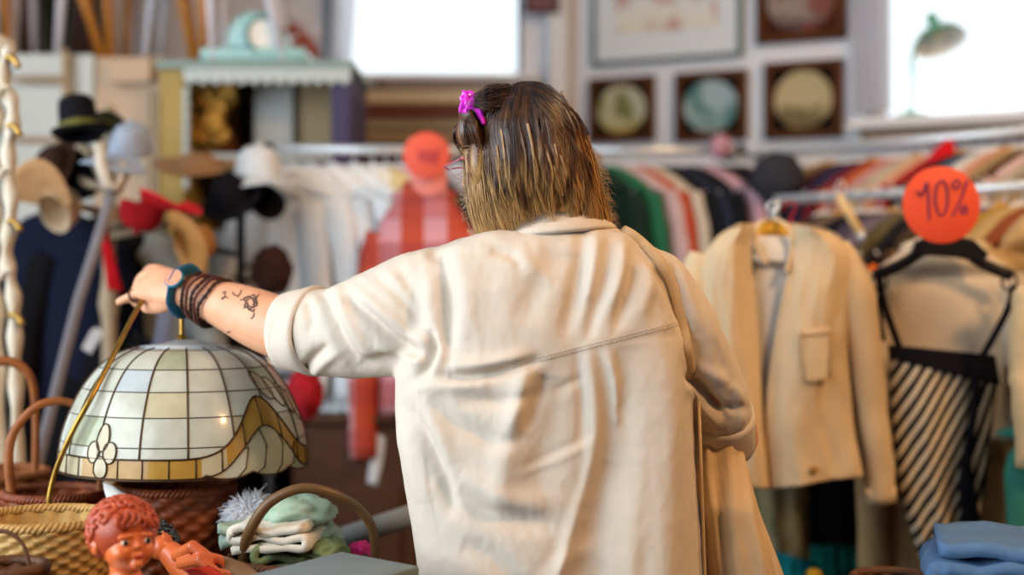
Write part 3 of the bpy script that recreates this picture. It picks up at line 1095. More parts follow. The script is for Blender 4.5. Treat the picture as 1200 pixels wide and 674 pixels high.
for k, (t, r, lean, kind) in enumerate([(.30, .0375, -.006, 0), (.42, .039, .0, 1), (.55, .0405, .004, 0), (.66, .0415, .006, 1), (.80, .0435, .012, 0)]):
    pts = wring(t, r, r * .95, lean, 44, k)
    # bracelets hang loose under the arm
    pts = [p - Vector((0, 0, .004 * max(0, -math.sin(2 * PI * i / 44)))) for i, p in enumerate(pts)]
    if kind:
        mb = MB()
        for i in range(0, 44):
            mb.add(ell(pts[i], .0033, 8, 6))
        mk('bracelet', mb.v, mb.f, red_b, person, label='red brown beaded bracelet')
    else:
        mb = MB().add(tube(pts, .0026, 6, closed=True))
        for s in range(2):
            mb.add(tube([p + Vector((.0022 * math.cos(i * 1.4 + s * PI), 0, .0022 * math.sin(i * 1.4 + s * PI))) for i, p in enumerate(pts)], .0018, 5, closed=True))
        mk('bracelet', mb.v, mb.f, brown, person, label='dark braided bracelet')
rc = P(155.5, 346.3, 2.5); rd = (P(139, 354, 2.51) - P(168, 341, 2.49)).normalized()
ru = rd.orthogonal().normalized(); rv = rd.cross(ru)
mk('ring', *tube([rc + (ru * math.cos(2 * PI * k / 24) + rv * math.sin(2 * PI * k / 24)) * .0112 for k in range(24)], .0016, 6, closed=True), M('ring_dark', '#4a2a22', rough=.3, metal=.6), person, label='dark ring on the pointing finger')

# ---- tote bag on the shoulder
TAN = M('tote_canvas', '#ccb08a', rough=.85, var=.06, nscale=20, bump=.2, bscale=420, spec=.15)
bag = thing('tote_bag', 'tan cloth shoulder bag hanging beside the shopper in the cream shirt', 'bag', P(850, 760, 2.2))
TB = [(436, 800, 808, .006), (450, 799, 825, .022), (480, 800, 850, .045), (520, 803, 862, .055), (560, 806, 872, .06), (600, 810, 884, .065), (640, 814, 898, .07), (674, 816, 912, .07), (760, 822, 935, .07), (800, 824, 938, .06)]
R = []
for y in range(436, 801, 7):
    xl, xr, b = lerp_rows(TB, y)
    cxp, a = (xl + xr) / 2 + 8, (xr - xl) / 2 - 2
    ring = []
    for j in range(40):
        t = 2 * PI * j / 40
        ct, st = math.cos(t), math.sin(t)
        k = 1 + .05 * math.sin(4 * t + y * .012) + .05 * noise.noise(Vector((ct * 2, st * 2, y * .012)))
        q = P(cxp + a * math.copysign(abs(ct) ** .75, ct) * (1 + .02 * math.sin(y * .07)), y, 2.25 + .075 * max(0, min(1, (590 - y) / 110)))
        q.y += b * math.copysign(abs(st) ** .8, st) * k + .006 * math.sin(a * .3 * ct + y * .03)
        ring.append(q)
    R.append(ring)
mk('bag_body', *rings(R), TAN, bag)
pts = []
for x, y in catmull([(728, 271), (742, 279), (758, 292), (774, 310), (788, 336), (797, 370), (803, 410), (808, 440)], 26):
    q = on_shirt(x, y, .003) or P(x, y, 2.13)
    pts.append(q)
mk('strap', *tube(pts, [(.002, .0085)] * len(pts), 8, up=(-.2, -1, .3)), TAN, bag)
mk('bag_seam', *tube([P(819, 470, 2.165), P(822, 560, 2.162), P(826, 674, 2.16), P(830, 760, 2.16)], .0025, 6), TAN, bag)
# ================================================================ table with baskets, lamp and dolls
TZ = 0.74
wood_dark = M('dark_oak', '#4a2f1e', rough=.5, var=.3, nscale=7, stretch=(1, 8, 8), bump=.1, bscale=40)
tb = thing('display_table', 'dark wooden display table carrying the wicker baskets', 'table', (-.62, 2.28, 0))
mk('table_top', *box((-.62, 2.28, TZ - .02), (.90, 1.3, .04), .006), wood_dark, tb, False)
for sx in (-1, 1):
    for sy in (-1, 1):
        mk('leg', *box((-.62 + sx * .40, 2.28 + sy * .58, (TZ - .04) / 2), (.05, .05, TZ - .04), .006), wood_dark, tb, False)

# ---- capiz shell arc lamp
brass = M('aged_brass', '#a8823c', rough=.35, metal=.9, var=.25, nscale=40, bump=.05)
SD = 2.45
LC = P(217, 545, SD)
LC.y = SD + .02
lamp = thing('arc_lamp', 'brass arc lamp with a domed capiz shell shade the shopper is touching', 'lamp', (LC.x - .12, SD - .12, TZ))
pr_px = [(50, 406), (62, 408), (78, 414), (93, 424), (106, 438), (118, 456), (128, 476), (136, 498), (141, 520), (143, 545)]
k0 = SD / F
prof = [(r * k0, CH + (337 - y) * k0) for r, y in catmull(pr_px, 60)]
zt, zb = prof[0][1], prof[-1][1]
LAMP_X, LAMP_Y = P(217, 0, SD).x, SD


def shade_pt(th, v, off=0.0):
    """th: degrees, 0 faces the camera, positive to the photo's right; v 0 top .. 1 bottom"""
    f = v * (len(prof) - 1); i = min(int(f), len(prof) - 2); u = f - i
    r = prof[i][0] * (1 - u) + prof[i + 1][0] * u + off
    z = prof[i][1] * (1 - u) + prof[i + 1][1] * u
    a = math.radians(th)
    return Vector((LAMP_X + r * math.sin(a), LAMP_Y - r * math.cos(a), z))


def adiff(a, b): return (a - b + 180) % 360 - 180


def hem_v(th):
    """lower rim: scallops under each wave crest"""
    v = 1.0
    for pk in (55, -125):
        d = adiff(th, pk)
        if abs(d) < 34: v -= .035 - .035 * abs(math.cos(math.radians(d * 90 / 11.5)))
    return v


def band(th, top):
    """the gold ribbon: low between crests, curling high at each crest"""
    base = .90 if top else .99
    h = 0
    for pk in (53, -127):
        h = max(h, math.exp(-(adiff(th, pk) / 17.0) ** 2))
    return base - h * (.33 if top else .25)


names = ['capiz_pearl', 'capiz_cream', 'capiz_blue', 'capiz_gold', 'capiz_green']
cols = [('#d9d8c8', '#b9b9a6'), ('#d9cfae', '#bfb08c'), ('#d0d5d6', '#b2babc'), ('#cba04c', '#a5782e'), ('#bfc3a4', '#9a9d7e')]
CAP = [M(nm, a, rough=.22, var=.1, nscale=45, bump=.12, bscale=70, col2=b, coat=.35, transl=.25) for nm, (a, b) in zip(names, cols)]
shade = None
nth, nvv = 288, 90
V = []; Fc = []; mi = []
rsl = random.Random(11)
pane = {}
MER = [m * 21.18 - 7.0 for m in range(17)]
PAR = [.0, .12, .37, .53, .68, .84, 1.01]
for i in range(nvv + 1):
    for j in range(nth):
        th = j * 360 / nth - 180
        V.append(shade_pt(th, min(i / nvv, 1) * hem_v(th)))
for i in range(nvv):
    for j in range(nth):
        j2 = (j + 1) % nth
        Fc.append((i * nth + j, (i + 1) * nth + j, (i + 1) * nth + j2, i * nth + j2))
        th = (j + .5) * 360 / nth - 180
        v = (i + .5) / nvv * hem_v(th)
        c = int(((th + 7.0) % 360) // 21.18); q = sum(1 for p in PAR if p <= v)
        bt, bb = band(th, True), band(th, False)
        if v > bt and v < bb:
            seg = int((th + 360) // 11.5)
            key = ('b', seg); w_ = [3, 3, 1, 3, 1, 3]
        elif v >= bb:
            key = ('u', int((th + 360) // 10)); w_ = [0, 4, 1]
        else:
            key = (c, q); w_ = [0, 0, 1, 0, 0, 4, 0, 0, 2, 0, 1, 0] if q > 1 else [2, 2, 0, 2]
        if key not in pane: pane[key] = rsl.choice(w_)
        mi.append(pane[key])
oV = len(V)
V2 = [Vector((LAMP_X + (p.x - LAMP_X) * .985, LAMP_Y + (p.y - LAMP_Y) * .985, p.z)) for p in V]
nf = len(Fc)
V += V2
Fc += [tuple(oV + q for q in reversed(f)) for f in Fc[:nf]]
mi += mi[:nf]
for j in range(nth):
    j2 = (j + 1) % nth
    a = nvv * nth
    Fc.append((a + j, oV + a + j, oV + a + j2, a + j2)); mi.append(3)
    Fc.append((j2, oV + j2, oV + j, j)); mi.append(3)
shade = mk('lamp_shade', V, Fc, CAP, lamp, True, mi, label='dome of pale capiz shell panes with a gold ribbon')
lead = M('lead_line', '#4a3420', rough=.4, metal=.5, var=.2, bump=0)
mb = MB()


def lead_curve(pts, r=.0013, closed=False):
    mb.add(tube([shade_pt(t, v, .0006) for t, v in pts], r, 5, closed))


for m in MER:
    v1 = min(.99, band(m, True) + .0)
    lead_curve([(m, v1 * s / 24) for s in range(25)], .0017)
for p in PAR[:-1]:
    run = []
    for s in range(181):
        th = s * 2 - 180
        if p < band(th, True): run.append((th, p))
        else:
            if len(run) > 1: lead_curve(run, .0009)
            run = []
    if len(run) > 1: lead_curve(run, .0009)
lead_curve([(s * 2 - 180, band(s * 2 - 180, True)) for s in range(180)], .0017, True)
lead_curve([(s * 2 - 180, min(band(s * 2 - 180, False), hem_v(s * 2 - 180))) for s in range(180)], .0015, True)
lead_curve([(s * 1 - 180, hem_v(s - 180)) for s in range(360)], .0014, True)
for s in range(31):
    th = s * 11.5 - 178
    lead_curve([(th, band(th, True)), (th, (band(th, True) + band(th, False)) / 2), (th, band(th, False))], .0013)
for pk in (53, -127):
    for d0 in (-14, -4, 7, 17):
        lead_curve([(pk + d0, band(pk + d0, False)), (pk + d0 + 3, .85), (pk + d0 + 1, .95), (pk + d0 - 3, hem_v(pk + d0 - 3))], .0013)
    # petals fanning over the crest
    for k in range(4):
        c_t, c_v = pk + 8 + k * 9, .50 + k * .05
        lead_curve([(c_t + (5 - .3 * k) * math.cos(a) + 3.5 * math.sin(a), c_v + .10 * math.sin(a)) for a in [2 * PI * q / 20 for q in range(20)]], .0012, True)
mb.build('leading', lead, shade, label='dark lead lines')
# raised fleur ornaments and golden crest petals
for f0 in (-26, 154):
    mb = MB(); mbl = MB()
    for dx, dv, rx, rv in ((0, -.10, 3.4, .075), (-4.6, -.035, 3.4, .055), (4.6, -.035, 3.4, .055), (0, .045, 3.6, .05)):
        cc = (f0 + dx, .90 + dv)
        rim = [(cc[0] + rx * math.cos(a), cc[1] + rv * math.sin(a) * (1 if abs(dx) > 0 else (1.15 if math.sin(a) < 0 else .85))) for a in [2 * PI * q / 24 for q in range(24)]]
        Vf = [shade_pt(t, v, .0016) for t, v in rim] + [shade_pt(*cc, .003)]
        mb.add((Vf, [(q, 24, (q + 1) % 24) for q in range(24)]))
        mbl.add(tube([shade_pt(t, v, .002) for t, v in rim], .0013, 5, True))
    mb.build('fleur_pane', CAP[1], shade)
    mbl.build('fleur_leading', lead, shade)
for pk in (53, -127):
    mb = MB()
    for k in range(4):
        c_t, c_v = pk + 8 + k * 9, .50 + k * .05
        rim = [(c_t + (4.6 - .3 * k) * math.cos(a) + 3.2 * math.sin(a), c_v + .092 * math.sin(a)) for a in [2 * PI * q / 20 for q in range(20)]]
        mb.add(([shade_pt(t, v, .0008) for t, v in rim] + [shade_pt(c_t, c_v, .0014)], [(q, 20, (q + 1) % 20) for q in range(20)]))
    mb.build('petal_pane', CAP[1], shade)
mk('shade_cap', *lathe([(.0, zt + .012), (.02, zt + .011), (.045, zt + .005), (prof[0][0] + .003, zt + .001), (prof[0][0] + .003, zt - .004), (.02, zt - .004)], 40, (LAMP_X, LAMP_Y, 0)), CAP[2], lamp)
# the brass arm: from its base out past the shade, up and over into the stem
arm_px = [(74, 700, 2.34), (70, 674, 2.33), (64, 635, 2.32), (57, 595, 2.30), (64, 556, 2.30), (84, 508, 2.29), (107, 466, 2.30), (134, 414, 2.36), (160, 364, 2.45), (176, 342, 2.50), (192, 330, 2.50), (205, 334, 2.49), (211, 350, 2.47), (213, 375, 2.455), (213, 405, 2.45)]
mk('arm', *tube(catmull([P(x, y, d) for x, y, d in arm_px], 90), .0046, 10), brass, lamp)
low = P(74, 700, 2.34)
mk('post', *tube(catmull([low, Vector((low.x + .004, low.y, low.z - .06)), Vector((low.x + .006, low.y, TZ + .02))], 12), .0056, 10), brass, lamp)
mk('lamp_base', *lathe([(.0, .028), (.012, .026), (.02, .018), (.055, .012), (.062, .006), (.062, 0), (0, 0)], 32, (low.x + .006, low.y, TZ)), brass, lamp)
mk('finial', *tube([P(213, 392, 2.45), P(213, 402, 2.45), P(213, 407, 2.45)], [.007, .010, .014], 12), brass, lamp)

# ---- wicker baskets
def wick_mat(key, a, b):
    return M(key, a, rough=.55, var=.25, nscale=60, bump=.2, bscale=150, col2=b, spec=.35)


W_YEL = wick_mat('wicker_straw', '#cda663', '#8d6630')
W_RED = wick_mat('wicker_redbrown', '#94491f', '#56220e')
W_ORA = wick_mat('wicker_orange', '#9c5a22', '#6a3412')
W_BRN = wick_mat('wicker_brown', '#6f4526', '#3f2413')


def wicker(root, c, r0, r1, h, mat, rows=22, stakes=28, flare=.5, ov=1.0, rim_mat=None, part='basket_body'):
    """Real woven relief: rows pass in front of and behind alternate stakes."""
    n = stakes * 6
    sub = 3
    R = []
    for i in range(rows * sub + 1):
        t = i / (rows * sub)
        r = r0 + (r1 - r0) * (t ** flare)
        row = i // sub
        bulge = math.sin(PI * (i % sub) / sub + .0)
        ring = []
        for j in range(n):
            a = 2 * PI * j / n
            wv = math.cos(stakes / 2 * a + (row % 2) * PI)
            rr = r + .0035 * wv + .0022 * bulge
            ring.append(Vector((c[0] + rr * math.cos(a) * ov, c[1] + rr * math.sin(a), c[2] + h * t)))
        R.append(ring)
    inner = []
    for t in (1.0, .75, .5, .25, .05):
        r = (r0 + (r1 - r0) * (t ** flare)) - .008
        inner.append([Vector((c[0] + (r + .002 * math.cos(stakes / 2 * 2 * PI * j / n)) * math.cos(2 * PI * j / n) * ov, c[1] + (r + .002 * math.cos(stakes / 2 * 2 * PI * j / n)) * math.sin(2 * PI * j / n), c[2] + h * t)) for j in range(n)])
    b = mk(part, *rings(R + inner, True, True), mat, root)
    # braided rim: two strands twisted round each other
    mb = MB()
    for s in range(3):
        pts = []
        for j in range(180):
            a = 2 * PI * j / 180
            ph = a * 26 + s * 2 * PI / 3
            rr = r1 - .002 + .0045 * math.cos(ph)
            pts.append(Vector((c[0] + rr * math.cos(a) * ov, c[1] + rr * math.sin(a), c[2] + h + .003 + .0045 * math.sin(ph))))
        mb.add(tube(pts, .0042, 6, True))
    mb.build('rim', rim_mat or mat, root)
    return b


def bask(name, label, c, group='wicker baskets on the display table'):
    return thing(name, label, 'basket', c, group)


def hoop(root, pts, r, mat, wrap=0, name='handle', n=60):
    pts = [Vector(p) for p in catmull(pts, n)]
    h = mk(name, *tube(pts, r, 10), mat, root)
    if wrap:
        mb = MB()
        sp_ = []
        for i in range(n * 6):
            f = i / 6; a = min(int(f), n - 2); u = f - a
            p = pts[a].lerp(pts[a + 1], u)
            t = (pts[a + 1] - pts[a]).normalized()
            x = t.orthogonal().normalized(); y = t.cross(x)
            # keep the frame steady
            x = (Vector((0, 1, 0)) - t * t.y).normalized(); y = t.cross(x)
            rr = (r if not isinstance(r, tuple) else r[0]) * 1.02
            sp_.append(p + (x * math.cos(i * wrap) + y * math.sin(i * wrap)) * rr)
        mb.add(tube(sp_, .0022, 4))
        mb.build('cane_wrap', mat, h)
    return h


# straw basket in front, under the brass arm
cS = P(52, 610, 2.14); hS = cS.z - .84
b1 = bask('wicker_basket', 'pale straw wicker basket in front behind the doll', (cS.x, 2.14, TZ))
wicker(b1, (cS.x, 2.14, TZ), .075, .103, cS.z - TZ, W_YEL, 34, 38, .7)
# red-brown basket whose bowed handle stands up, behind the straw one
c2 = P(66, 580, 2.42)
b2 = bask('wicker_basket', 'red brown round basket with a tall bowed handle behind the straw basket', (c2.x, 2.42, TZ))
wicker(b2, (c2.x, 2.42, TZ), .07, .086, c2.z - TZ, W_RED, 22, 26, .7)
hoop(b2, [P(17, 600, 2.40), P(10, 545, 2.40), P(17, 505, 2.41), P(48, 474, 2.42), P(88, 474, 2.44), P(112, 506, 2.45), P(118, 550, 2.46), P(114, 600, 2.46)], (.0085, .006), W_ORA)
# basket at the left edge with a tall orange hoop
c3 = P(-18, 560, 2.62)
b3 = bask('wicker_basket', 'orange basket with the tallest hoop handle at the edge of the table', (c3.x, 2.66, TZ))
wicker(b3, (c3.x, 2.66, TZ), .07, .1, c3.z - TZ, W_ORA, 22, 26, .7)
hoop(b3, [P(-72, 575, 2.64), P(-70, 500, 2.64), P(-42, 440, 2.64), P(4, 423, 2.65), P(34, 440, 2.66), P(42, 490, 2.67), P(40, 575, 2.67)], (.011, .007), W_ORA)
# red-brown basket under the shade
c4 = P(205, 572, 2.4)
b4 = bask('wicker_basket', 'wide red brown wicker basket under the capiz lamp shade', (c4.x, 2.4, TZ))
wicker(b4, (c4.x, 2.4, TZ), .078, .098, c4.z - TZ, W_RED, 24, 30, .6)
# bent-handle basket full of cloth
c5 = P(345, 662, 2.22)
b5 = bask('wicker_basket', 'dark brown basket with a big bentwood handle and folded green cloths', (c5.x, 2.26, TZ))
wicker(b5, (c5.x, 2.26, TZ), .09, .108, c5.z - TZ, W_BRN, 20, 26, .7)
hoop(b5, [P(287, 690, 2.22), P(286, 650, 2.20), P(293, 622, 2.18), P(315, 590, 2.17), P(350, 573, 2.17), P(385, 577, 2.18), P(418, 594, 2.2), P(436, 620, 2.22), P(440, 660, 2.25), P(436, 690, 2.26)], (.0092, .007), M('bentwood', '#7c5a34', rough=.4, var=.35, nscale=14, bump=.05, col2='#42291a'), name='handle')
# a small black basket in the corner
c6 = P(6, 668, 1.95)
b6 = bask('wicker_basket', 'small dark basket at the very corner in front of the straw basket', (c6.x, 1.95, TZ))
wicker(b6, (c6.x, 1.95, TZ), .045, .055, c6.z - TZ, W_BRN, 20, 20, .7)
hoop(b6, [P(-40, 690, 1.95), P(-30, 640, 1.95), P(0, 622, 1.95), P(28, 640, 1.95), P(38, 690, 1.95)], .003, W_BRN, name='handle')

# ---- things in and around the baskets
def crumple(c, r, mat, name, label, cat, seed, nu=40, nv=24, amt=.25, fr=2.2, group=None):
    V, f = ell((0, 0, 0), (1, 1, 1), nu, nv)
    out = []
    for p in V:
        k = 1 + amt * (noise.noise(p * fr + Vector((seed, 0, 0))) + .5 * abs(noise.noise(p * fr * 2.3 + Vector((0, seed, 0)))))
        out.append(Vector(c) + Vector((p.x * r[0] * k, p.y * r[1] * k, p.z * r[2] * k)))
    return mk(name, out, f, mat, None, True, None, label, cat, group)


GRN = M('cloth_sage', '#7d9a7c', rough=.9, var=.25, nscale=25, bump=.3, col2='#b9c9b4')
GRN2 = M('cloth_mint', '#a3b8a6', rough=.9, var=.2, nscale=30, bump=.3)
CREAM = M('cloth_cream', '#e2d8c4', rough=.9, var=.1, nscale=25, bump=.3)
MOSS = M('cloth_moss', '#7c8a5c', rough=.9, var=.2, nscale=25, bump=.3)


def folded(c, s, layers, rot, name, label, mat, seed, group=None, tilt=0.0):
    """A cloth folded over itself: a ribbon running to and fro, with depth."""
    w_, d_, h_ = s
    pts = []
    for k in range(layers):
        z = -h_ / 2 + h_ * (k + .5) / layers
        xs_ = [-w_ / 2, -w_ / 4, 0, w_ / 4, w_ / 2]
        if k % 2: xs_ = xs_[::-1]
        pts += [(x, z + .004 * math.sin(x * 60 + seed + k)) for x in xs_]
        if k < layers - 1:
            pts.append((xs_[-1] * 1.09, z + h_ / layers / 2))
    pts = catmull(pts, layers * 14)
    th = h_ / layers * .46
    m = Matrix.Rotation(rot, 3, 'Z') @ Matrix.Rotation(tilt, 3, 'Y')
    nd = 14
    R = []
    mbx = MB()
    for q, (x, z) in enumerate(pts):
        a = pts[max(q - 1, 0)]; b_ = pts[min(q + 1, len(pts) - 1)]
        t = Vector((b_[0] - a[0], 0, b_[1] - a[1])).normalized(); nn = Vector((-t.z, 0, t.x))
        ring = []
        for sgn in (1, -1):
            for i in range(nd):
                y = -d_ / 2 + d_ * i / (nd - 1)
                if sgn < 0: y = -y
                kz = th * (.8 if i in (0, nd - 1) else 1) * sgn
                wob = .009 * noise.noise(Vector((x * 26 + seed, y * 26, z * 40))) * min(1, th / .006)
                ring.append(Vector(c) + m @ (Vector((x, y, z)) + nn * (kz + wob)))
        R.append(ring)
    return mk(name, *rings(R), mat, None, True, None, label, 'cloth', group)


gcl = 'folded cloths in the bentwood basket'
folded(P(335, 648, 2.26), (.10, .13, .05), 3, .3, 'folded_cloth', 'moss green folded cloth lowest in the bentwood basket', MOSS, 1, gcl, .1)
folded(P(328, 625, 2.24), (.115, .12, .045), 3, -.2, 'folded_cloth', 'cream folded cloth in the middle of the bentwood basket', CREAM, 2, gcl, -.05)
folded(P(290, 622, 2.28), (.08, .12, .035), 2, .1, 'folded_cloth', 'mint folded cloth hanging over the side of the bentwood basket', GRN2, 3, gcl, -.12)
crumple(P(350, 600, 2.27), (.055, .05, .026), GRN, 'crumpled_cloth', 'sage green crumpled cloth on top of the bentwood basket', 'cloth', 4, group=gcl)
crumple(P(372, 628, 2.28), (.04, .05, .026), GRN2, 'crumpled_cloth', 'pale mint crumpled cloth beside the bentwood handle', 'cloth', 8, group=gcl)
crumple(P(385, 645, 2.22), (.03, .04, .018), MOSS, 'crumpled_cloth', 'olive crumpled cloth at the foot of the bentwood handle', 'cloth', 12, group=gcl)

# fluffy white feathers
mb = MB()
rf = random.Random(5)
c = P(297, 603, 2.34)
for i in range(1500):
    a = rf.uniform(0, 2 * PI); e = rf.uniform(-.1, 1.5)
    d = Vector((math.cos(a) * math.cos(e), math.sin(a) * math.cos(e), math.sin(e)))
    d0 = Vector((d.x * .034, d.y * .03, d.z * .022))
    L = rf.uniform(.010, .022); w_ = Vector((rf.gauss(0, .3), rf.gauss(0, .3), rf.gauss(0, .3)))
    pts = [c + d0 + (d + w_ * t) * L * t + Vector((0, 0, -.010 * t * t)) for t in (0, .33, .66, 1)]
    mb.add(tube(pts, [.0014, .0013, .0011, .0004], 4))
mb.add(ell(c, (.036, .032, .025)))
mb.build('feather_duster', M('white_feather', '#e9ebf2', rough=.9, var=.04, bump=0), label='fluffy white feather tuft between the lamp basket and the green cloths', cat='feathers')
mk('paper_sheet', *sheet([(120, 565), (124, 580), (128, 600)], [(140, 572), (160, 588), (176, 606)], 2.3, 10, 10, .01, .001, .002), M('white_paper', '#e4e0d8', rough=.7, bump=0, var=.04), label='crumpled white paper sticking out between the wicker baskets', cat='paper')

# grey fabric-covered box at the front
gb = M('box_cloth', '#6f7c80', rough=.8, var=.08, nscale=30, bump=.25, bscale=500)
K = P(400, 646, 2.1)
e1 = (P(492, 663, 1.99) - P(400, 646, 2.1)); e1.z = 0; e2 = (P(285, 676, 1.92) - P(400, 646, 2.1)); e2.z = 0
gbx = thing('storage_box', 'grey cloth covered box with a flat lid beside the shopper', 'box', (K.x, K.y - .1, TZ))


def skewbox(k, a, b, z0, z1):
    bm = bmesh.new()
    vs = [bm.verts.new((q.x, q.y, z)) for z in (z0, z1) for q in (k, k + a, k + a + b, k + b)]
    for f in ((3, 2, 1, 0), (4, 5, 6, 7), (0, 1, 5, 4), (1, 2, 6, 5), (2, 3, 7, 6), (3, 0, 4, 7)):
        bm.faces.new([vs[i] for i in f])
    bmesh.ops.bevel(bm, geom=bm.edges[:], offset=.004, segments=3, affect='EDGES', profile=.5)
    bm.verts.index_update()
    V = [v.co.copy() for v in bm.verts]; f = [tuple(v.index for v in q.verts) for q in bm.faces]
    bm.free()
    return V, f


mk('lid', *skewbox(K, e1, e2, K.z - .035, K.z), gb, gbx, 'auto')
ks = K + (e1 + e2) * .02
mk('box_body', *skewbox(ks, e1 * .96, e2 * .96, TZ, K.z - .034), gb, gbx, 'auto')
crumple(P(422, 648, 2.28), (.022, .03, .018), M('pink_cloth', '#e0307c', rough=.8, var=.2, bump=.2), 'crumpled_cloth', 'bright pink scrap of cloth peeping over the grey box', 'cloth', 20)
mk('fabric_roll', *tube([P(128, 718, 2.72), P(250, 680, 2.72), P(395, 633, 2.72), P(440, 618, 2.72), P(510, 595, 2.72)], .021, 16), M('roll_grey', '#9aa6ae', rough=.7, var=.1, bump=.1), label='grey blue roll of fabric lying behind the bentwood handle', cat='roll')
sb = thing('shoe', 'brown leather loafer lying beside the bentwood basket', 'shoe', P(255, 668, 2.08))
LEA = M('shoe_leather', '#8d6a4a', rough=.45, var=.25, nscale=30, bump=.1)
q = P(255, 655, 2.08)
R = []
for t, a, b, z in ((0, .008, .012, .0), (.1, .024, .02, .004), (.3, .029, .026, .008), (.5, .03, .03, .012), (.75, .028, .034, .018), (.95, .022, .032, .02), (1, .01, .022, .02)):
    ce = q + Vector((-.06 + .13 * t, .05 - .11 * t, -.01 + z * .4 - .04 * t))
    R.append([ce + Vector((a * math.cos(2 * PI * j / 20) * .7, a * math.cos(2 * PI * j / 20) * .6, b * math.sin(2 * PI * j / 20))) for j in range(20)])
mk('upper', *rings(R), LEA, sb)
mk('sole', *tube([q + Vector((-.06 + .13 * t, .05 - .11 * t, -.034 - .04 * t)) for t in (0, .2, .4, .6, .8, 1)], [(.005, .02), (.005, .03), (.005, .028), (.005, .024), (.005, .027), (.005, .018)], 10, up=(0, 0, 1)), W_BRN, sb)

# ---- the doll
DD = 1.92
PLA = M('doll_vinyl', '#e07a3e', rough=.32, var=.12, nscale=25, bump=.03, col2='#c9552c', spec=.5)
DHAIR = M('doll_hair', '#c2522a', rough=.4, var=.3, nscale=60, bump=.1, col2='#8f3219', spec=.45)
dc = P(146, 632, DD)
doll = thing('doll', 'orange vinyl doll with moulded curly hair in front of the straw basket', 'doll', (dc.x, DD, TZ))
DM = RZ(math.radians(180 + 38)) @ RX(math.radians(6))       # faces the camera, turned to the photo's right
SCL = .0525


def dp(x, y, z): return dc + DM @ (Vector((x, y, z)) * SCL)


def dell(c, r, nu=24, nv=16):
    V, f = ell((0, 0, 0), r, nu, nv)
    return [dp(*(Vector(c) + p)) for p in V], f


db = MB()
db.add(dell((0, -.05, .12), (.74, .86, .82)))
db.add(dell((0, .22, -.22), (.62, .60, .60)))
for s in (-1, 1):
    db.add(dell((s * .30, .55, -.30), (.27, .24, .25)))     # round cheeks
    db.add(dell((s * .76, -.06, -.12), (.10, .16, .22)))    # ears
    db.add(dell((s * .27, .72, .10), (.22, .10, .06)))      # brows
db.add(dell((0, .84, -.14), (.095, .12, .085)))             # button nose
db.add(dell((0, .78, .0), (.06, .06, .14)))
db.add(dell((0, .70, -.60), (.17, .15, .13)))               # chin
db.add(dell((0, .80, -.37), (.16, .06, .035)))
db.add(dell((0, .79, -.44), (.13, .06, .04)))
neck = dp(0, -.05, -.7)
db.add(tube([dp(0, 0, -.4), dp(0, -.05, -.8), dp(0, -.05, -1.15)], [.42 * SCL, .38 * SCL, .46 * SCL], 18))
db.add(tube([dp(0, -.05, -1.0), dp(0, -.05, -1.5), dp(0, -.05, -2.3), dp(0, -.05, -2.75)], [(.4 * SCL, .5 * SCL), (.5 * SCL, .78 * SCL), (.6 * SCL, .72 * SCL), (.4 * SCL, .5 * SCL)], 20, up=(DM @ Vector((0, 1, 0)))))
for s in (-1, 1):
    db.add(tube([dp(s * .7, -.05, -1.35), dp(s * 1.0, .1, -1.75), dp(s * 1.05, .5, -2.1), dp(s * .95, .95, -2.0)], [.26 * SCL, .24 * SCL, .2 * SCL, .16 * SCL], 14))
    db.add(dell((s * .94, 1.08, -1.98), (.17, .2, .13)))
    for k in range(4):
        db.add(tube([dp(s * .94 + (k - 1.5) * .08, 1.15, -1.97), dp(s * .94 + (k - 1.5) * .09, 1.34, -2.0), dp(s * .94 + (k - 1.5) * .085, 1.42, -2.06)], [.045 * SCL, .042 * SCL, .035 * SCL], 8))
    db.add(tube([dp(s * .80, 1.0, -1.93), dp(s * .70, 1.14, -1.92), dp(s * .68, 1.24, -1.94)], [.05 * SCL, .045 * SCL, .04 * SCL], 8))
lowz = (TZ + .02 - dc.z) / SCL
for s in (-1, 1):
    db.add(tube([dp(s * .35, -.05, -2.6), dp(s * .4, .9, -2.9), dp(s * .42, 1.6, -3.1), dp(s * .42, 1.7, -3.9), dp(s * .42, 1.7, lowz + .3)], [.34 * SCL, .3 * SCL, .25 * SCL, .22 * SCL, .15 * SCL], 14))
    db.add(dell((s * .42, 1.9, lowz + .25), (.18, .36, .16)))
co, fc, ed = remesh(db.v, db.f, .0016, 3)
mk('doll_body', co.tolist(), fc, PLA, doll)
hm = MB()
hm.add(dell((0, -.13, .22), (.855, .93, .855), 32, 20))
rr = random.Random(4)
gold = PI * (3 - math.sqrt(5))
for i in range(95):
    z = 1 - 1.55 * (i + .5) / 95
    rad = math.sqrt(1 - z * z); a = i * gold
    d = Vector((rad * math.cos(a), rad * math.sin(a), z))
    if d.y > .55 and z < .62: continue
    if d.y > .15 and z < .18: continue
    c_ = Vector((0, -.13, .22)) + Vector((d.x * .80, d.y * .88, d.z * .80))
    # a little curl: a flattened spiral lying on the head
    u = d.orthogonal().normalized(); w_ = d.cross(u); ph = rr.uniform(0, 6.28)
    pts = [dp(*(c_ + d * (.02 + .05 * t) + (u * math.cos(ph + t * 5.5) + w_ * math.sin(ph + t * 5.5)) * .20 * (1 - .6 * t))) for t in [s / 9 for s in range(10)]]
    hm.add(tube(pts, [.095 * SCL * (1 - .3 * s / 9) for s in range(10)], 7))
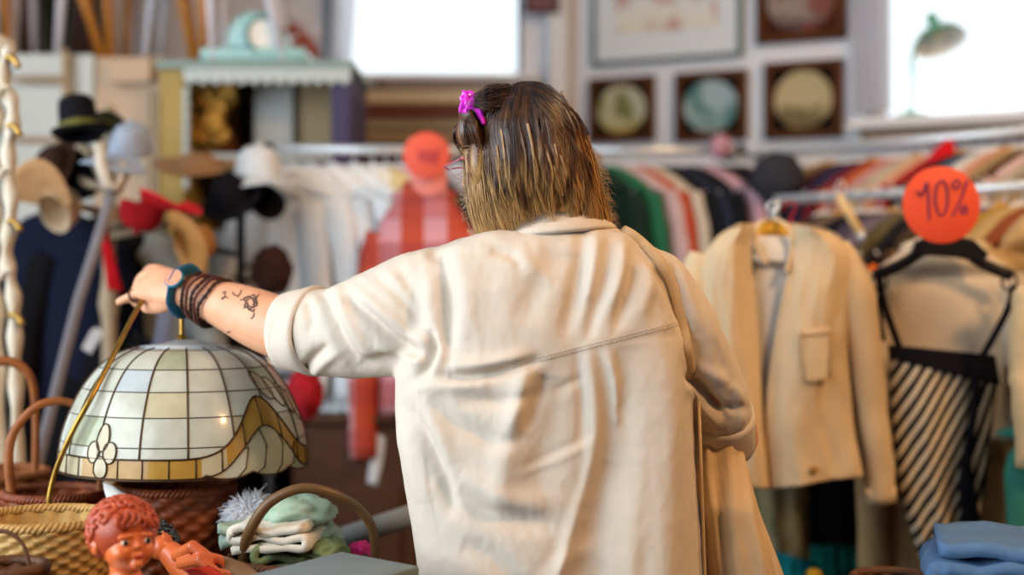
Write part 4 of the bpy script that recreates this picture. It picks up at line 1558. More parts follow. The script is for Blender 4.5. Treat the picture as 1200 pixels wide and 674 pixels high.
# fringe curls over the brow
for k in range(7):
    x = -.42 + k * .14
    pts = [dp(x + .10 * math.sin(t * 4 + k), .66 + .14 * math.sin(t * 2.4), .72 - .40 * t - .12 * abs(x)) for t in [s / 9 for s in range(10)]]
    hm.add(tube(pts, [.085 * SCL * (1 - .5 * s / 9) for s in range(10)], 8))
mk('moulded_hair', hm.v, hm.f, DHAIR, doll, label='red brown moulded curls')
EYW = M('doll_eye_white', '#d9b49a', rough=.2, bump=0, var=.02)
for s in (-1, 1):
    mk('eye', *dell((s * .29, .735, -.04), (.115, .07, .075)), EYW, doll)
    mk('iris', *dell((s * .30, .79, -.04), (.062, .03, .068)), M('doll_iris', '#22252e', rough=.15, bump=0), doll, label='dark painted iris')
    mk('eyebrow', *tube([dp(s * (.16 + .09 * k), .82 - .05 * k * .8, .10 + .05 * math.sin(k * 1.1)) for k in range(4)], .018 * SCL, 6), DHAIR, doll)
mk('lips', *dell((0, .845, -.405), (.13, .035, .05)), M('doll_lips', '#b8392c', rough=.3, bump=0), doll, label='painted red lips')
# doll dress: a bib with a white collar
R = []
for z, a, b in ((-1.12, .48, .46), (-1.2, .75, .58), (-1.5, .86, .66), (-2.0, .85, .75), (-2.7, 1.1, .95), (-3.2, 1.3, 1.1)):
    R.append([dp(a * math.cos(2 * PI * j / 32) * (1 + .03 * math.sin(8 * 2 * PI * j / 32)), -.05 + b * math.sin(2 * PI * j / 32), z) for j in range(32)])
mk('doll_dress', *rings(R, False, False), M('doll_dress', '#2b2a33', rough=.8, var=.2), doll, label='dark dress')
R = []
for z, a, b in ((-1.05, .47, .5), (-1.06, .6, .6), (-1.16, .82, .74), (-1.2, .84, .76), (-1.18, .8, .72)):
    R.append([dp(a * math.cos(2 * PI * j / 32), -.05 + b * math.sin(2 * PI * j / 32), z) for j in range(32)])
mk('doll_collar', *rings(R, False, False), M('doll_white', '#e6e2dc', rough=.8, var=.04), doll, label='white collar')

# second doll lying behind, dark-haired, legs towards the bentwood basket
d2c = P(186, 636, 2.14)
doll2 = thing('doll', 'dark haired doll lying with orange limbs behind the curly haired doll', 'doll', (d2c.x + .05, 2.12, TZ))
db = MB()
db.add(ell(d2c, (.022, .022, .026)))
db.add(ell(d2c + Vector((.006, -.012, -.006)), (.016, .014, .018)))
t0 = P(214, 662, 2.12)
db.add(tube([d2c + Vector((.004, 0, -.01)), d2c.lerp(t0, .4), t0, P(240, 684, 2.08)], [.010, .018, .024, .022], 16))
for a_, b_, c_ in ((P(206, 652, 2.09), P(226, 640, 2.06), P(246, 654, 2.05)), (P(212, 660, 2.08), P(236, 656, 2.04), P(254, 672, 2.03))):
    db.add(tube([a_, b_, c_], [.010, .009, .0075], 12))
    db.add(ell(c_ + Vector((.004, 0, -.002)), (.010, .008, .009)))
    for k in range(4):
        db.add(tube([c_ + Vector((.006, 0, .005 - .0035 * k)), c_ + Vector((.017, -.003, .003 - .004 * k)), c_ + Vector((.021, -.004, -.002 - .004 * k))], .0024, 6))
db.add(tube([P(238, 680, 2.08), P(262, 700, 2.05), P(285, 730, 2.05)], [.018, .015, .012], 12))
db.add(tube([P(228, 684, 2.12), P(244, 716, 2.1), P(262, 760, 2.1)], [.018, .015, .012], 12))
co, fc, ed = remesh(db.v, db.f, .0015, 3)
mk('doll_body', co.tolist(), fc, PLA, doll2)
mb = MB().add(ell(d2c + Vector((-.003, .006, .007)), (.025, .025, .025)))
for i in range(60):
    z = 1 - 1.2 * (i + .5) / 60; rad = math.sqrt(1 - z * z); a = i * gold
    d = Vector((rad * math.cos(a), rad * math.sin(a), z))
    if d.y < -.3 and d.z < .5: continue
    p0 = d2c + Vector((-.003, .006, .007)) + d * .025
    mb.add(tube([p0 + Vector((.006 * math.cos(k + i), .006 * math.sin(k * 1.3 + i), -.003 * k)) for k in range(5)], .0026, 6))
mk('doll_hair', mb.v, mb.f, M('doll_black_hair', '#24262a', rough=.3, var=.3, bump=.1, spec=.6), doll2, label='glossy black hair')
mk('doll_cloak', *sheet([(214, 668), (226, 676), (236, 694)], [(244, 663), (262, 674), (272, 694)], 2.02, 10, 10, .02, .003, .003), M('doll_red', '#c8392a', rough=.8, var=.2), doll2, label='red and white skirt')
# ================================================================ hanging clothes and rails
def garment(name, label, cat, hook, rot, hw, length, th, mat, sleeve=.0, group=None, flare=1.05, seed=0, collar=None, slope=.055, sl_r=.048, plane_top=None, long_sleeve_out=.05):
    """A garment on a hanger: hook is the point on the rail, rot turns the shoulder line about Z."""
    hook = Vector(hook)
    rs_ = random.Random(seed * 17 + 3)
    m = Matrix.Rotation(rot, 3, 'Z')
    R = []
    n = 36
    rows = [(-.048, .035, .018), (-.056, .06, .024), (-.068, .09, .03), (-.085, hw * .62, .036), (-.085 - slope * .55, hw * .86, .042), (-.085 - slope, hw * .97, th * .75), (-.11 - slope, hw * 1.0, th * .9),
            (-.22, hw * .94, th), (-.34, hw * .92, th), (-.34 - (length - .34) * .5, hw * .96 * (1 + flare) / 2, th * 1.05), (-length, hw * flare, th * 1.1)]
    zs = catmull(rows, 34)
    ph = rs_.uniform(0, 6)
    for z, a, b in zs:
        t = max(0, min(1, (-z - .15) / max(length - .15, .05)))
        ring = []
        for j in range(n):
            an = 2 * PI * j / n
            k = 1 + .16 * t * math.sin(5 * an + ph + z * 2) + .10 * t * math.sin(9 * an + ph * 2)
            ct, st = math.cos(an), math.sin(an)
            q = Vector((a * math.copysign(abs(ct) ** .8, ct), b * k * math.copysign(abs(st) ** .8, st) + .012 * math.sin(z * 7 + ph) * t, z + .006 * math.sin(3 * an + ph) * (t > .98)))
            ring.append(hook + m @ q)
        R.append(ring)
    V, f = rings(R)
    root = mk(name, V, f, mat, None, True, None, label, cat, group)
    if sleeve:
        for s in (-1, 1):
            z0 = -.10 - slope
            pts = [(s * hw * .86, 0, z0 - .005), (s * (hw * .98), -.004, z0 - .04), (s * (hw + long_sleeve_out * .6), -.012, z0 - .16), (s * (hw + long_sleeve_out), -.03, z0 - sleeve * .6), (s * (hw + long_sleeve_out * .8), -.035, z0 - sleeve)]
            pts = [hook + m @ Vector(p) for p in catmull(pts, 18)]
            rad = [(sl_r * (1 - .28 * i / 17) * (1 + .06 * math.sin(i * 1.7 + ph)), min(sl_r, th) * (.9 - .15 * i / 17)) for i in range(18)]
            mk('sleeve', *tube(pts, rad, 14, up=m @ Vector((1, 0, 0))), mat, root)
    if collar:
        pts = [hook + m @ Vector((.055 * math.cos(a), .03 * math.sin(a), -.052 + .008 * math.sin(a))) for a in [2 * PI * j / 24 for j in range(24)]]
        mk('collar', *tube(pts, [(.014, .006)] * 24, 8, True, up=(0, 0, 1)), collar, root)
    return root


CHROME = M('chrome', '#e2e7ec', rough=.38, metal=.7, var=.02, bump=0)
HANG_W = M('hanger_wood', '#c79a55', rough=.4, var=.15, bump=0)
HANG_P = M('hanger_black', '#18171b', rough=.35, var=.05, bump=0)
HANG_C = M('hanger_white', '#d8d8dc', rough=.3, var=.03, bump=0)


def hanger(name, label, hook, rot, hw, mat, group=None, hookmat=None, slope=.055, thick=.006, drop=0.0):
    hook = Vector(hook); m = Matrix.Rotation(rot, 3, 'Z')
    h = thing(name, label, 'hanger', hook, group)
    pts = [(.012, 0, .004), (.0, 0, .012), (-.012, 0, .004), (-.011, 0, -.006)]
    pts = [(-.011, 0, -.006), (-.013, 0, .004), (-.004, 0, .013), (.009, 0, .010), (.012, 0, -.002), (.004, 0, -.018), (0, 0, -.03), (0, 0, -.045)]
    mk('hook', *tube([hook + m @ Vector(p) for p in catmull(pts, 24)], .0022, 6), hookmat or CHROME, h)
    arc = [(-hw * .98, 0, -.09 - slope), (-hw * .6, 0, -.078 - slope * .45), (-.03, 0, -.05), (0, 0, -.045), (.03, 0, -.05), (hw * .6, 0, -.078 - slope * .45), (hw * .98, 0, -.09 - slope)]
    mk('arms', *tube([hook + m @ Vector(p) for p in catmull(arc, 30)], [(thick * 1.4, thick)] * 30, 8), mat, h)
    return h


def rack(label, A, B, posts=True, r=.0135, group=None):
    A, B = Vector(A), Vector(B)
    d = (B - A).normalized(); nn = Vector((-d.y, d.x, 0))
    root = thing('clothes_rack', label, 'clothes rack', ((A.x + B.x) / 2, (A.y + B.y) / 2, 0), group)
    mk('rail', *tube([A, A.lerp(B, .5), B], r, 14), CHROME, root)
    for e in (A, B):
        mk('post', *tube([(e.x, e.y, .03), (e.x, e.y, e.z * .5), (e.x, e.y, e.z + .005)], r, 12), CHROME, root)
        mk('foot', *tube([Vector((e.x, e.y, .02)) - nn * .25, Vector((e.x, e.y, .025)), Vector((e.x, e.y, .02)) + nn * .25], .016, 10), CHROME, root)
        mk('rail_cap', *ell(e, r * 1.35, 14, 10), HANG_P, root)
    return root


def at_x(A, B, px):
    """the point of the line A-B seen in image column px"""
    k = (px - 600) / F
    # X = k*Y on the line
    A, B = Vector(A), Vector(B)
    t = (k * A.y - A.x) / ((B.x - A.x) - k * (B.y - A.y))
    return A + (B - A) * t


# ---- the long rail behind the shopper
LA, LB = P(316, 178, 3.78), P(590, 172, 3.84)
LB.z = LA.z = 1.748
rack('chrome clothes rack of white shirts in front of the old dresser', LA, LB)
RA, RB = P(640, 177, 4.25), P(868, 177, 4.25)
RB.z = RA.z = 1.79
rack('chrome clothes rack of dark and green garments beyond the shopper', RA, RB)
items = [
    (322, '#dfe4e8', 'pale grey shirt', .30), (340, '#f0f3f5', 'white shirt', .62), (362, '#eef1f3', 'white cotton blouse', .66), (388, '#f3f5f6', 'bright white shirt', .68), (414, '#e9eeef', 'long white tunic', .7), (436, '#ece8dc', 'ivory blouse', .66), (452, '#d9c08a', 'pale straw yellow shirt', .6),
    (466, '#d9b0b8', 'dusty pink blouse', .55), (480, '#cf9a3a', 'mustard jumper', .5), (490, '#2c3048', 'navy cardigan', .5), (535, '#c9c3c8', 'lilac grey shirt', .5),
    (690, '#1f3028', 'bottle green dark coat', .7), (710, '#2a6a4a', 'emerald green jacket', .62), (732, '#c9a8a4', 'rose trimmed cream shirt', .5), (742, '#b9472a', 'rust orange jumper', .62), (757, '#c9bca8', 'beige cardigan', .6), (771, '#16171c', 'black coat', .7), (787, '#232838', 'navy wool coat', .72), (804, '#15161b', 'black blazer', .72),
    (824, '#bd95a0', 'pale pink jumper', .60), (848, '#1d181c', 'black long jacket', .7), (864, '#2c2227', 'dark plum coat', .7),
]
for k, (px, c, nm, L) in enumerate(items):
    left = px < 600
    A_, B_ = (LA, LB) if left else (RA, RB)
    p = at_x(A_, B_, px); p.z = A_.z
    rot = math.radians(-50) if not left else math.radians(-48 if px > 440 else -30)
    hwid = .2 if not left else (.17 if px > 335 else .12)
    where = 'the rack of white shirts' if left else 'the dark rack beyond the shopper'
    g = garment('hanging_garment', nm + ' hanging on ' + where, 'garment', p, rot, hwid, L + .12, .019 if not left else .026, cloth(c, var=.1 if not left else .03), sleeve=.5, group='garments on ' + where, seed=k)
    hanger('coat_hanger', 'hanger of the ' + nm + ' on ' + where, p, rot, hwid, HANG_C, 'hangers on ' + where)

# a plaid shirt facing out under two coral discs
PK = plaid('plaid_pink', '#d7959a', '#c04a30', '#a83a34', 8.5)
hk = P(497, 196, 3.6)
plaid_shirt = garment('plaid_shirt', 'pink and red plaid shirt hanging under the plain coral disc', 'shirt', hk, math.radians(-14), .125, .62, .05, PK, sleeve=.56, seed=3, collar=PK, long_sleeve_out=.03, slope=.075)
hanger('coat_hanger', 'dark hanger holding the pink plaid shirt', hk, math.radians(-14), .12, HANG_P)
COR = M('coral_card', '#e8604a', rough=.6, var=.05, bump=0)
COR2 = M('pale_coral_card', '#ee8a7c', rough=.6, var=.05, bump=0)


def disc(c, r, th, mat, name, label, cat, nrm_=(0, -1, 0)):
    rot = Vector(nrm_).to_track_quat('Z', 'Y').to_matrix()
    return mk(name, *lathe([(0, -th / 2), (r * .98, -th / 2), (r, -th / 4), (r, th / 4), (r * .98, th / 2), (0, th / 2)], 48, c, rot), mat, None, 'auto', None, label, cat)


d1 = disc(P(500, 182, 3.5), .058, .003, COR, 'discount_disc', 'coral card disc hung above the pink plaid shirt', 'sign', (.1, -1, .05))
disc(P(503, 209, 3.53), .045, .003, COR2, 'discount_disc', 'paler coral card disc tucked under the other at the plaid collar', 'sign', (.05, -1, .1))
sc_ = M('smudged_ink', '#b83a58', rough=.7, bump=0)
mb = MB()
for st in ([(492, 176), (493, 190)], [(499, 178), (497, 184), (500, 190), (505, 186), (504, 179), (500, 177)], [(514, 174), (508, 192)]):
    mb.add(tube([P(x, y, 3.497) + Vector((0, -.001, 0)) for x, y in catmull(st, 12)], [(.003, .0012)] * 12, 6))
mb.build('lettering', sc_, d1, label='dark rose handwritten figures')
# dark trousers and a strip of paper under the plaid shirt
garment('dark_trousers', 'black trousers hanging under the plaid shirt', 'trousers', P(480, 455, 3.9), 0, .10, .62, .05, cloth('#131217'), seed=9, slope=.01)
mk('paper_label', *sheet([(436, 508), (434, 535), (430, 566)], [(452, 512), (449, 540), (442, 570)], 3.6, 6, 10, .004, .0015, .002), M('white_card', '#cfd2d6', rough=.6, bump=0, var=.05), label='long white paper label hanging below the plaid sleeve', cat='label')

# ---- tall cupboards against the left, with chairs stored on top
PALE = M('pale_grey_paint', '#cdd0ca', rough=.55, var=.05, nscale=6, bump=.05)
TANW = M('tan_trim', '#b99a70', rough=.55, var=.1, nscale=8, bump=.05)
PINKW = M('beige_paint', '#c7a98c', rough=.55, var=.06, nscale=6, bump=.05)
CT = 1.38 + (337 - 60) * 4.1 / F
XA, XB, XC = P(-40, 0, 4.1).x, P(104, 0, 4.1).x, P(187, 0, 4.1).x
cup = thing('cupboard', 'tall pale grey panelled cupboard with tan trim behind the hats', 'cupboard', ((XA + XB) / 2, 4.35, 0))
mk('carcass', *box(((XA + XB) / 2, 4.4, CT / 2), (XB - XA, .5, CT), .006), PALE, cup, False)
xm = P(80, 0, 4.1).x
dr = mk('door', *box(((XA + xm) / 2, 4.135, CT / 2 - .05), (xm - XA - .01, .025, CT - .22), .004), PALE, cup, False)
for y0, y1 in ((62, 88), (100, 160), (168, 195), (205, 330), (345, 560)):
    z1, z0 = P(0, y0, 4.1).z, P(0, y1, 4.1).z
    mk('panel', *box((P(45, 0, 4.1).x, 4.118, (z0 + z1) / 2), (.14, .012, z1 - z0), .005), PALE, dr, False)
mb = MB()
for y in (93, 164, 200, 338):
    mb.add(box((P(45, 0, 4.1).x, 4.112, P(0, y, 4.1).z), (.17, .02, .012), .003))
mb.add(box((P(75, 0, 4.1).x, 4.112, P(0, 250, 4.1).z), (.014, .02, .95), .003))
mb.build('door_trim', TANW, dr, False)
cup2 = thing('cupboard', 'beige pink panelled cupboard next to the pale grey one', 'cupboard', ((XB + XC) / 2, 4.35, 0))
mk('carcass', *box(((XB + XC) / 2 + .003, 4.4, CT / 2 - .004), (XC - XB - .006, .5, CT - .008), .006), PINKW, cup2, False)
dr = mk('door', *box(((XB + XC) / 2, 4.135, CT / 2 - .05), (XC - XB - .02, .025, CT - .14), .004), PINKW, cup2, False)
for y0, y1 in ((66, 96), (106, 250), (262, 500)):
    z1, z0 = P(0, y0, 4.1).z, P(0, y1, 4.1).z
    mk('panel', *box((P(150, 0, 4.1).x, 4.118, (z0 + z1) / 2), (.125, .014, z1 - z0), .006), PINKW, dr, False)

ORW = M('honey_wood', '#c07a2a', rough=.4, var=.2, nscale=10, stretch=(6, 6, 1), bump=.05)
WHW = M('white_leg_paint', '#d3cfd6', rough=.45, var=.04, bump=0)
RDW = M('mahogany', '#4a2018', rough=.4, var=.2, nscale=10, stretch=(6, 6, 1), bump=.05)


def chair(label, legs, mat, D0, D1, zb=CT):
    """A chair standing on the cupboards: legs given as (top px, bottom px) for front and back pairs."""
    seat_z = zb + .43
    cx_ = sum(P(b, 0, D0).x for a, b in legs[:2]) / 2
    root = thing('wooden_chair', label, 'chair', (cx_, (D0 + D1) / 2, zb), 'chairs stored on the cupboards')
    tops = []
    for k, (a, b) in enumerate(legs):
        D = D0 if k < 2 else D1
        pb = P(b, 0, D); pb.z = zb
        pt = pb + Vector((P(a, 0, D).x - P(b, 0, D).x, 0, P(0, 0, D).z - P(0, 58, D).z))
        pt = pb + (pt - pb) * (.42 / (pt.z - pb.z))
        tops.append(pt)
        mk('leg', *tube([pb, pb.lerp(pt, .5), pt], [.0105, .015, .018], 10), mat, root)
    c_ = sum(tops, Vector()) / 4
    w_ = max(abs(t.x - c_.x) for t in tops) * 2 + .06; d_ = max(abs(t.y - c_.y) for t in tops) * 2 + .06
    mk('seat', *box((c_.x, c_.y, seat_z), (max(w_, .2), d_, .035), .014), mat, root)
    mb = MB()
    for s in (-1, 1):
        mb.add(tube([(c_.x + s * max(w_, .2) * .42, c_.y + d_ * .45, seat_z), (c_.x + s * max(w_, .2) * .42, c_.y + d_ * .5, seat_z + .2), (c_.x + s * max(w_, .2) * .4, c_.y + d_ * .62, seat_z + .42)], .013, 8))
    for z in (.2, .32, .42):
        mb.add(tube([(c_.x - max(w_, .2) * .42, c_.y + d_ * (.5 + .12 * z), seat_z + z), (c_.x + max(w_, .2) * .42, c_.y + d_ * (.5 + .12 * z), seat_z + z)], (.012, .016), 8))
    mb.build('backrest', mat, root)
    return root


chair('white painted chair standing at the far end of the grey cupboard', [(17, 15), (71, 67), (-14, -10), (38, 38)], WHW, 4.25, 4.55)
chair('honey coloured wooden chair at the outer end of the grey cupboard', [(6, 10), (-40, -36), (-22, -20), (8, 12)], ORW, 4.2, 4.5)
chair('honey coloured wooden chair with splayed legs above the beige cupboard', [(101, 121), (126, 130), (108, 117), (150, 148)], ORW, 4.22, 4.5)
chair('white chair with close set legs above the beige cupboard', [(133, 137), (176, 169), (156, 155), (190, 186)], WHW, 4.26, 4.58)
chair('dark mahogany chair behind the white chairs on the cupboard', [(30, 34), (92, 88), (36, 40), (104, 98)], RDW, 4.4, 4.6)
# dark old picture boards propped behind the chairs
mk('picture_board', *box((P(60, 0, 4.72).x, 4.74, CT + .28), (.36, .03, .6), .006), M('dark_board', '#2a231c', rough=.5, var=.5, nscale=9, bump=.05, col2='#4a4a30'), None, False, None, 'dark board propped behind the chair legs on the grey cupboard', 'board')

# ---- dresser with scalloped canopy
OLV = M('olive_gold_paint', '#a98d45', rough=.5, var=.1, nscale=8, bump=.05)
WTP = M('worn_white_paint', '#c9cbc6', rough=.55, var=.08, nscale=14, bump=.05, col2='#a9b8b8')
DT = 1.38 + (337 - 72) * 4.0 / F
DX0, DX1 = P(188, 0, 4.0).x, P(412, 0, 4.0).x
dre = thing('dresser', 'old dresser with white scalloped canopy and olive gold side behind the hats', 'dresser', ((DX0 + DX1) / 2, 4.2, 0))
mk('top_board', *box(((DX0 + DX1) / 2, 4.2, DT - .012), (DX1 - DX0 + .02, .46, .024), .006), M('mint_grey_board', '#8fa39c', rough=.5, var=.1, bump=.03), dre, False)
n = 13
poly = [(DX0 + .07, DT - .024), (DX1, DT - .024)]
bot = []
for i in range(n * 8 + 1):
    u = i / (n * 8)
    bot.append((DX1 + (DX0 + .07 - DX1) * u, DT - .052 - .016 * abs(math.sin(PI * n * u))))
V, f = prism(poly + bot, .02)
mk('valance', [p + Vector((0, 3.985, 0)) for p in V], f, WTP, dre, False, label='white scalloped valance')
mk('side_panel', *box((DX0 + .035, 4.2, DT / 2), (.07, .42, DT - .03), .005), OLV, dre, False, label='olive gold side')
mk('side_panel', *box((DX1 - .03, 4.2, DT / 2), (.055, .42, DT - .03), .005), M('violet_paint', '#4a3f66', rough=.5, var=.2, nscale=6, bump=.03), dre, False, label='dark violet blue side')
mk('back_panel', *box(((DX0 + DX1) / 2, 4.4, DT / 2), (DX1 - DX0, .02, DT - .04), 0), M('brown_panel', '#6b4a34', rough=.6, var=.2, nscale=7), dre, False)
mb = MB()
for k in range(9):
    mb.add(ell((DX0 + .075, 3.99, DT - .09 - .032 * k), (.012, .012, .018), 12, 8))
mb.build('side_beads', WTP, dre)
mk('shelf', *box(((DX0 + DX1) / 2, 4.2, P(0, 184, 4.0).z), (DX1 - DX0 - .08, .4, .02), .004), WTP, dre, False)
mk('lower_cupboard', *box(((DX0 + DX1) / 2, 4.2, .45), (DX1 - DX0 - .14, .4, .9), .006), WTP, dre, False)
# standing in the dresser: panels and dried flowers
bz = P(0, 184, 4.0).z + .01
mk('brown_board', *box((P(247, 0, 4.25).x, 4.3, bz + .14), (.15, .02, .28), .004), M('mid_brown', '#8a5a3c', rough=.5, var=.2, nscale=8), None, False, None, 'brown board standing in the dresser behind the golden flowers', 'board')
mk('canvas_board', *box((P(318, 0, 4.15).x, 4.2, bz + .14), (.115, .02, .28), .004), M('grey_canvas', '#b8b8b4', rough=.8, var=.08, nscale=5), None, False, None, 'pale grey canvas standing in the dresser', 'canvas')
mk('canvas_board', *box((P(365, 0, 4.15).x, 4.23, bz + .14), (.12, .02, .28), .004), M('tan_canvas', '#b39c76', rough=.8, var=.15, nscale=5), None, False, None, 'tan canvas standing in the dresser beside the violet side', 'canvas')
fv = thing('dried_flowers', 'bunch of golden dried flowers standing in the dresser', 'flowers', (P(250, 0, 4.1).x, 4.1, bz))
gold_m = M('dried_gold', '#e0aa4c', rough=.7, var=.3, nscale=50, bump=.1)
mb = MB(); mb2 = MB()
rq = random.Random(2)
for k in range(16):
    x, z = rq.uniform(-.045, .05), rq.uniform(.06, .2)
    b0 = Vector((P(250, 0, 4.1).x, 4.1, bz)); e0 = b0 + Vector((x, rq.uniform(-.03, .03), z))
    mb2.add(tube([b0 + Vector((x * .1, 0, 0)), b0.lerp(e0, .5) + Vector((x * .2, 0, 0)), e0], .003, 5))
    for q in range(6):
        a = q * PI / 3
        mb.add(ell(e0 + Vector((.016 * math.cos(a), rq.uniform(-.008, .008), .016 * math.sin(a))), (.013, .007, .011), 8, 6))
mb.build('petals', gold_m, fv); mb2.build('stems', M('dried_stem', '#8a6a30', rough=.8), fv)

# mint kitchen scale on the dresser top
MINT = M('mint_enamel', '#9fc9c6', rough=.25, var=.05, bump=0, coat=.4)
ks_ = thing('mantel_clock', 'mint enamel mantel clock with a round dial on the dresser top', 'clock', (P(296, 0, 4.0).x, 4.08, DT))
sx = P(297, 0, 4.0).x; w_ = .30
mk('clock_base', *box((sx, 4.08, DT + .02), (w_, .2, .04), .016, None, 4), MINT, ks_)
poly = [(-.085, .035)] + [(-.085 * math.cos(a) ** 1, .06 + .085 * math.sin(a)) for a in [PI * i / 24 for i in range(25)]] + [(.085, .035)]
V, f = prism(poly, .13, .012)
mk('clock_body', [p + Vector((sx, 4.08, DT)) for p in V], f, MINT, ks_, 'auto')
rot = Vector((.45, -1, .1)).to_track_quat('Z', 'Y').to_matrix()
cc = Vector((sx + .03, 4.0, DT + .072))
mk('dial_ring', *lathe([(.05, -.012), (.056, -.004), (.056, .006), (.047, .010), (.045, .004)], 40, cc, rot), M('mint_dark', '#5f8f8f', rough=.3, bump=0), ks_)
mk('dial', *lathe([(0, .005), (.046, .005)], 40, cc, rot), M('dial_white', '#e3ecec', rough=.3, bump=0, var=.02), ks_, label='pale dial')
chair('honey wood stool frame beside the mint clock on the dresser', [(217, 228), (238, 240), (224, 234), (246, 244)], ORW, 4.1, 4.3, DT)
chair('white painted chair straddling the mint clock on the dresser', [(247, 250), (319, 332), (262, 264), (330, 338)], WHW, 3.99, 4.33, DT)
# red and white bauble garland by the window
bb = thing('bauble_garland', 'garland of red and white baubles beside the back window', 'garland', (P(352, 40, 4.6).x, 4.6, P(0, 68, 4.6).z))
RB_ = M('rust_bauble', '#b0553f', rough=.35, var=.2, bump=0); WB_ = M('white_bauble', '#d9cfd2', rough=.3, var=.05, bump=0)
for (x, y, k) in ((338, 15, 1), (334, 38, 0), (345, 34, 0), (355, 26, 1), (356, 44, 0), (364, 54, 0), (371, 41, 1), (369, 62, 0), (349, 52, 0), (360, 66, 0)):
    mk('bauble', *ell(P(x, y, 4.6), .02, 16, 12), WB_ if k else RB_, bb)
mk('string', *tube([P(x, y, 4.6) for x, y in catmull([(330, -40), (336, 15), (345, 34), (356, 44), (366, 56), (368, 70)], 20)], .003, 5), M('garland_string', '#4a3a3a', rough=.8), bb)
mk('garland_hook', *tube([P(330, -40, 4.6), P(330, -60, 4.9), P(330, -62, 5.2)], .003, 5), CHROME, bb)
# lace at the window edge
V, f = sheet([(390, -60), (388, 20), (386, 72)], [(420, -60), (418, 20), (413, 74)], 5.12, 30, 20, .01, .002, .012, 3)
mk('lace_panel', V, f, sheer, None, True, None, 'white lace panel hanging at the teal edge of the back window', 'curtain')

# ---- big old books lying in piles on a chest below the window
chx0, chx1 = P(420, 0, 4.75).x, P(592, 0, 4.75).x
zb0 = P(0, 166, 4.7).z
ch = thing('chest', 'dark wooden chest carrying the pile of big old books under the window', 'chest', ((chx0 + chx1) / 2, 4.85, 0))
mk('chest_body', *box(((chx0 + chx1) / 2, 4.88, zb0 / 2), (chx1 - chx0 + .1, .4, zb0), .01), wood_dark, ch, False)
mk('chest_lid', *box(((chx0 + chx1) / 2, 4.88, zb0 - .015), (chx1 - chx0 + .14, .44, .03), .008), wood_dark, ch, False)
bz = zb0
bcol = [('#5a2a20', 'dark red', '#c9b695', 152, 166), ('#7a6a5c', 'grey brown', '#b9ad98', 138, 152), ('#5a2320', 'maroon', '#7a4a3c', 122, 138), ('#9c8268', 'sand coloured', '#d9c6a8', 103, 122), ('#7a6670', 'mauve grey', '#a89a98', 93, 103)]
for k, (c, nm, pg, y0, y1) in enumerate(bcol):
    h_ = (y1 - y0) * 4.72 / F
    w_ = (chx1 - chx0) * (1.0, .98, .95, .97, .82)[k]; x_ = (chx0 + chx1) / 2 + (.0, .01, -.008, .006, .02)[k]
    bk = thing('book', nm + ' ' + ('big book lying at the bottom of the pile', 'big book second from the bottom of the pile', 'big book in the middle of the pile', 'big book second from the top of the pile', 'big book on top of the pile')[k] + ' under the window', 'book', (x_, 4.85, bz), 'big books piled under the window')
    cm = M('book_' + nm.replace(' ', '_'), c, rough=.6, var=.2, nscale=9, bump=.1)
    t = .006
    mb = MB()
    mb.add(box((x_, 4.86, bz + t / 2), (w_, .3, t), .002)).add(box((x_, 4.86, bz + h_ - t / 2), (w_, .3, t), .002)).add(box((x_ - w_ / 2 + t / 2, 4.86, bz + h_ / 2), (t * 1.6, .3, h_), .002))
    mb.build('cover', cm, bk, False)
    mk('pages', *box((x_ + .004, 4.862, bz + h_ / 2), (w_ - .018, .285, h_ - 2 * t), .001), M('pages_' + nm.replace(' ', '_'), pg, rough=.9, var=.15, nscale=60, stretch=(1, 1, 30)), bk, False, label='paper edges')
    bz += h_ + .0005

# ---- hat stand and hats
PEG = M('stand_wood', '#b8a488', rough=.5, var=.15, nscale=12, bump=.05)
HD = 3.45
hs = thing('hat_stand', 'pale wooden hat stand with pegs, hung all over with hats', 'hat stand', (P(128, 0, HD).x, HD, 0))
sx_ = P(128, 0, HD).x
mk('post', *lathe([(.022, .05), (.02, .4), (.026, .45), (.018, .5), (.018, 1.3), (.026, 1.34), (.016, 1.4), (.016, 1.74), (.024, 1.78), (.012, 1.82), (0, 1.83)], 18, (sx_, HD, 0)), PEG, hs)
for k in range(3):
    a = k * 2 * PI / 3 + .5
    mk('foot', *tube([(sx_, HD, .12), (sx_ + .15 * math.cos(a), HD + .15 * math.sin(a), .09), (sx_ + .26 * math.cos(a), HD + .26 * math.sin(a), .02)], [.022, .018, .016], 10), PEG, hs)
pegs = [(92, 165, 3.36), (150, 165, 3.38), (62, 225, 3.38), (170, 240, 3.40), (230, 250, 3.36), (112, 190, 3.3), (82, 200, 3.5), (146, 205, 3.3)]
for x, y, d in pegs:
    e = P(x, y, d); s0 = Vector((sx_, HD, e.z - .05))
    mk('peg', *tube([s0, s0.lerp(e, .6) + Vector((0, 0, -.01)), e], [.011, .010, .012], 10), PEG, hs)


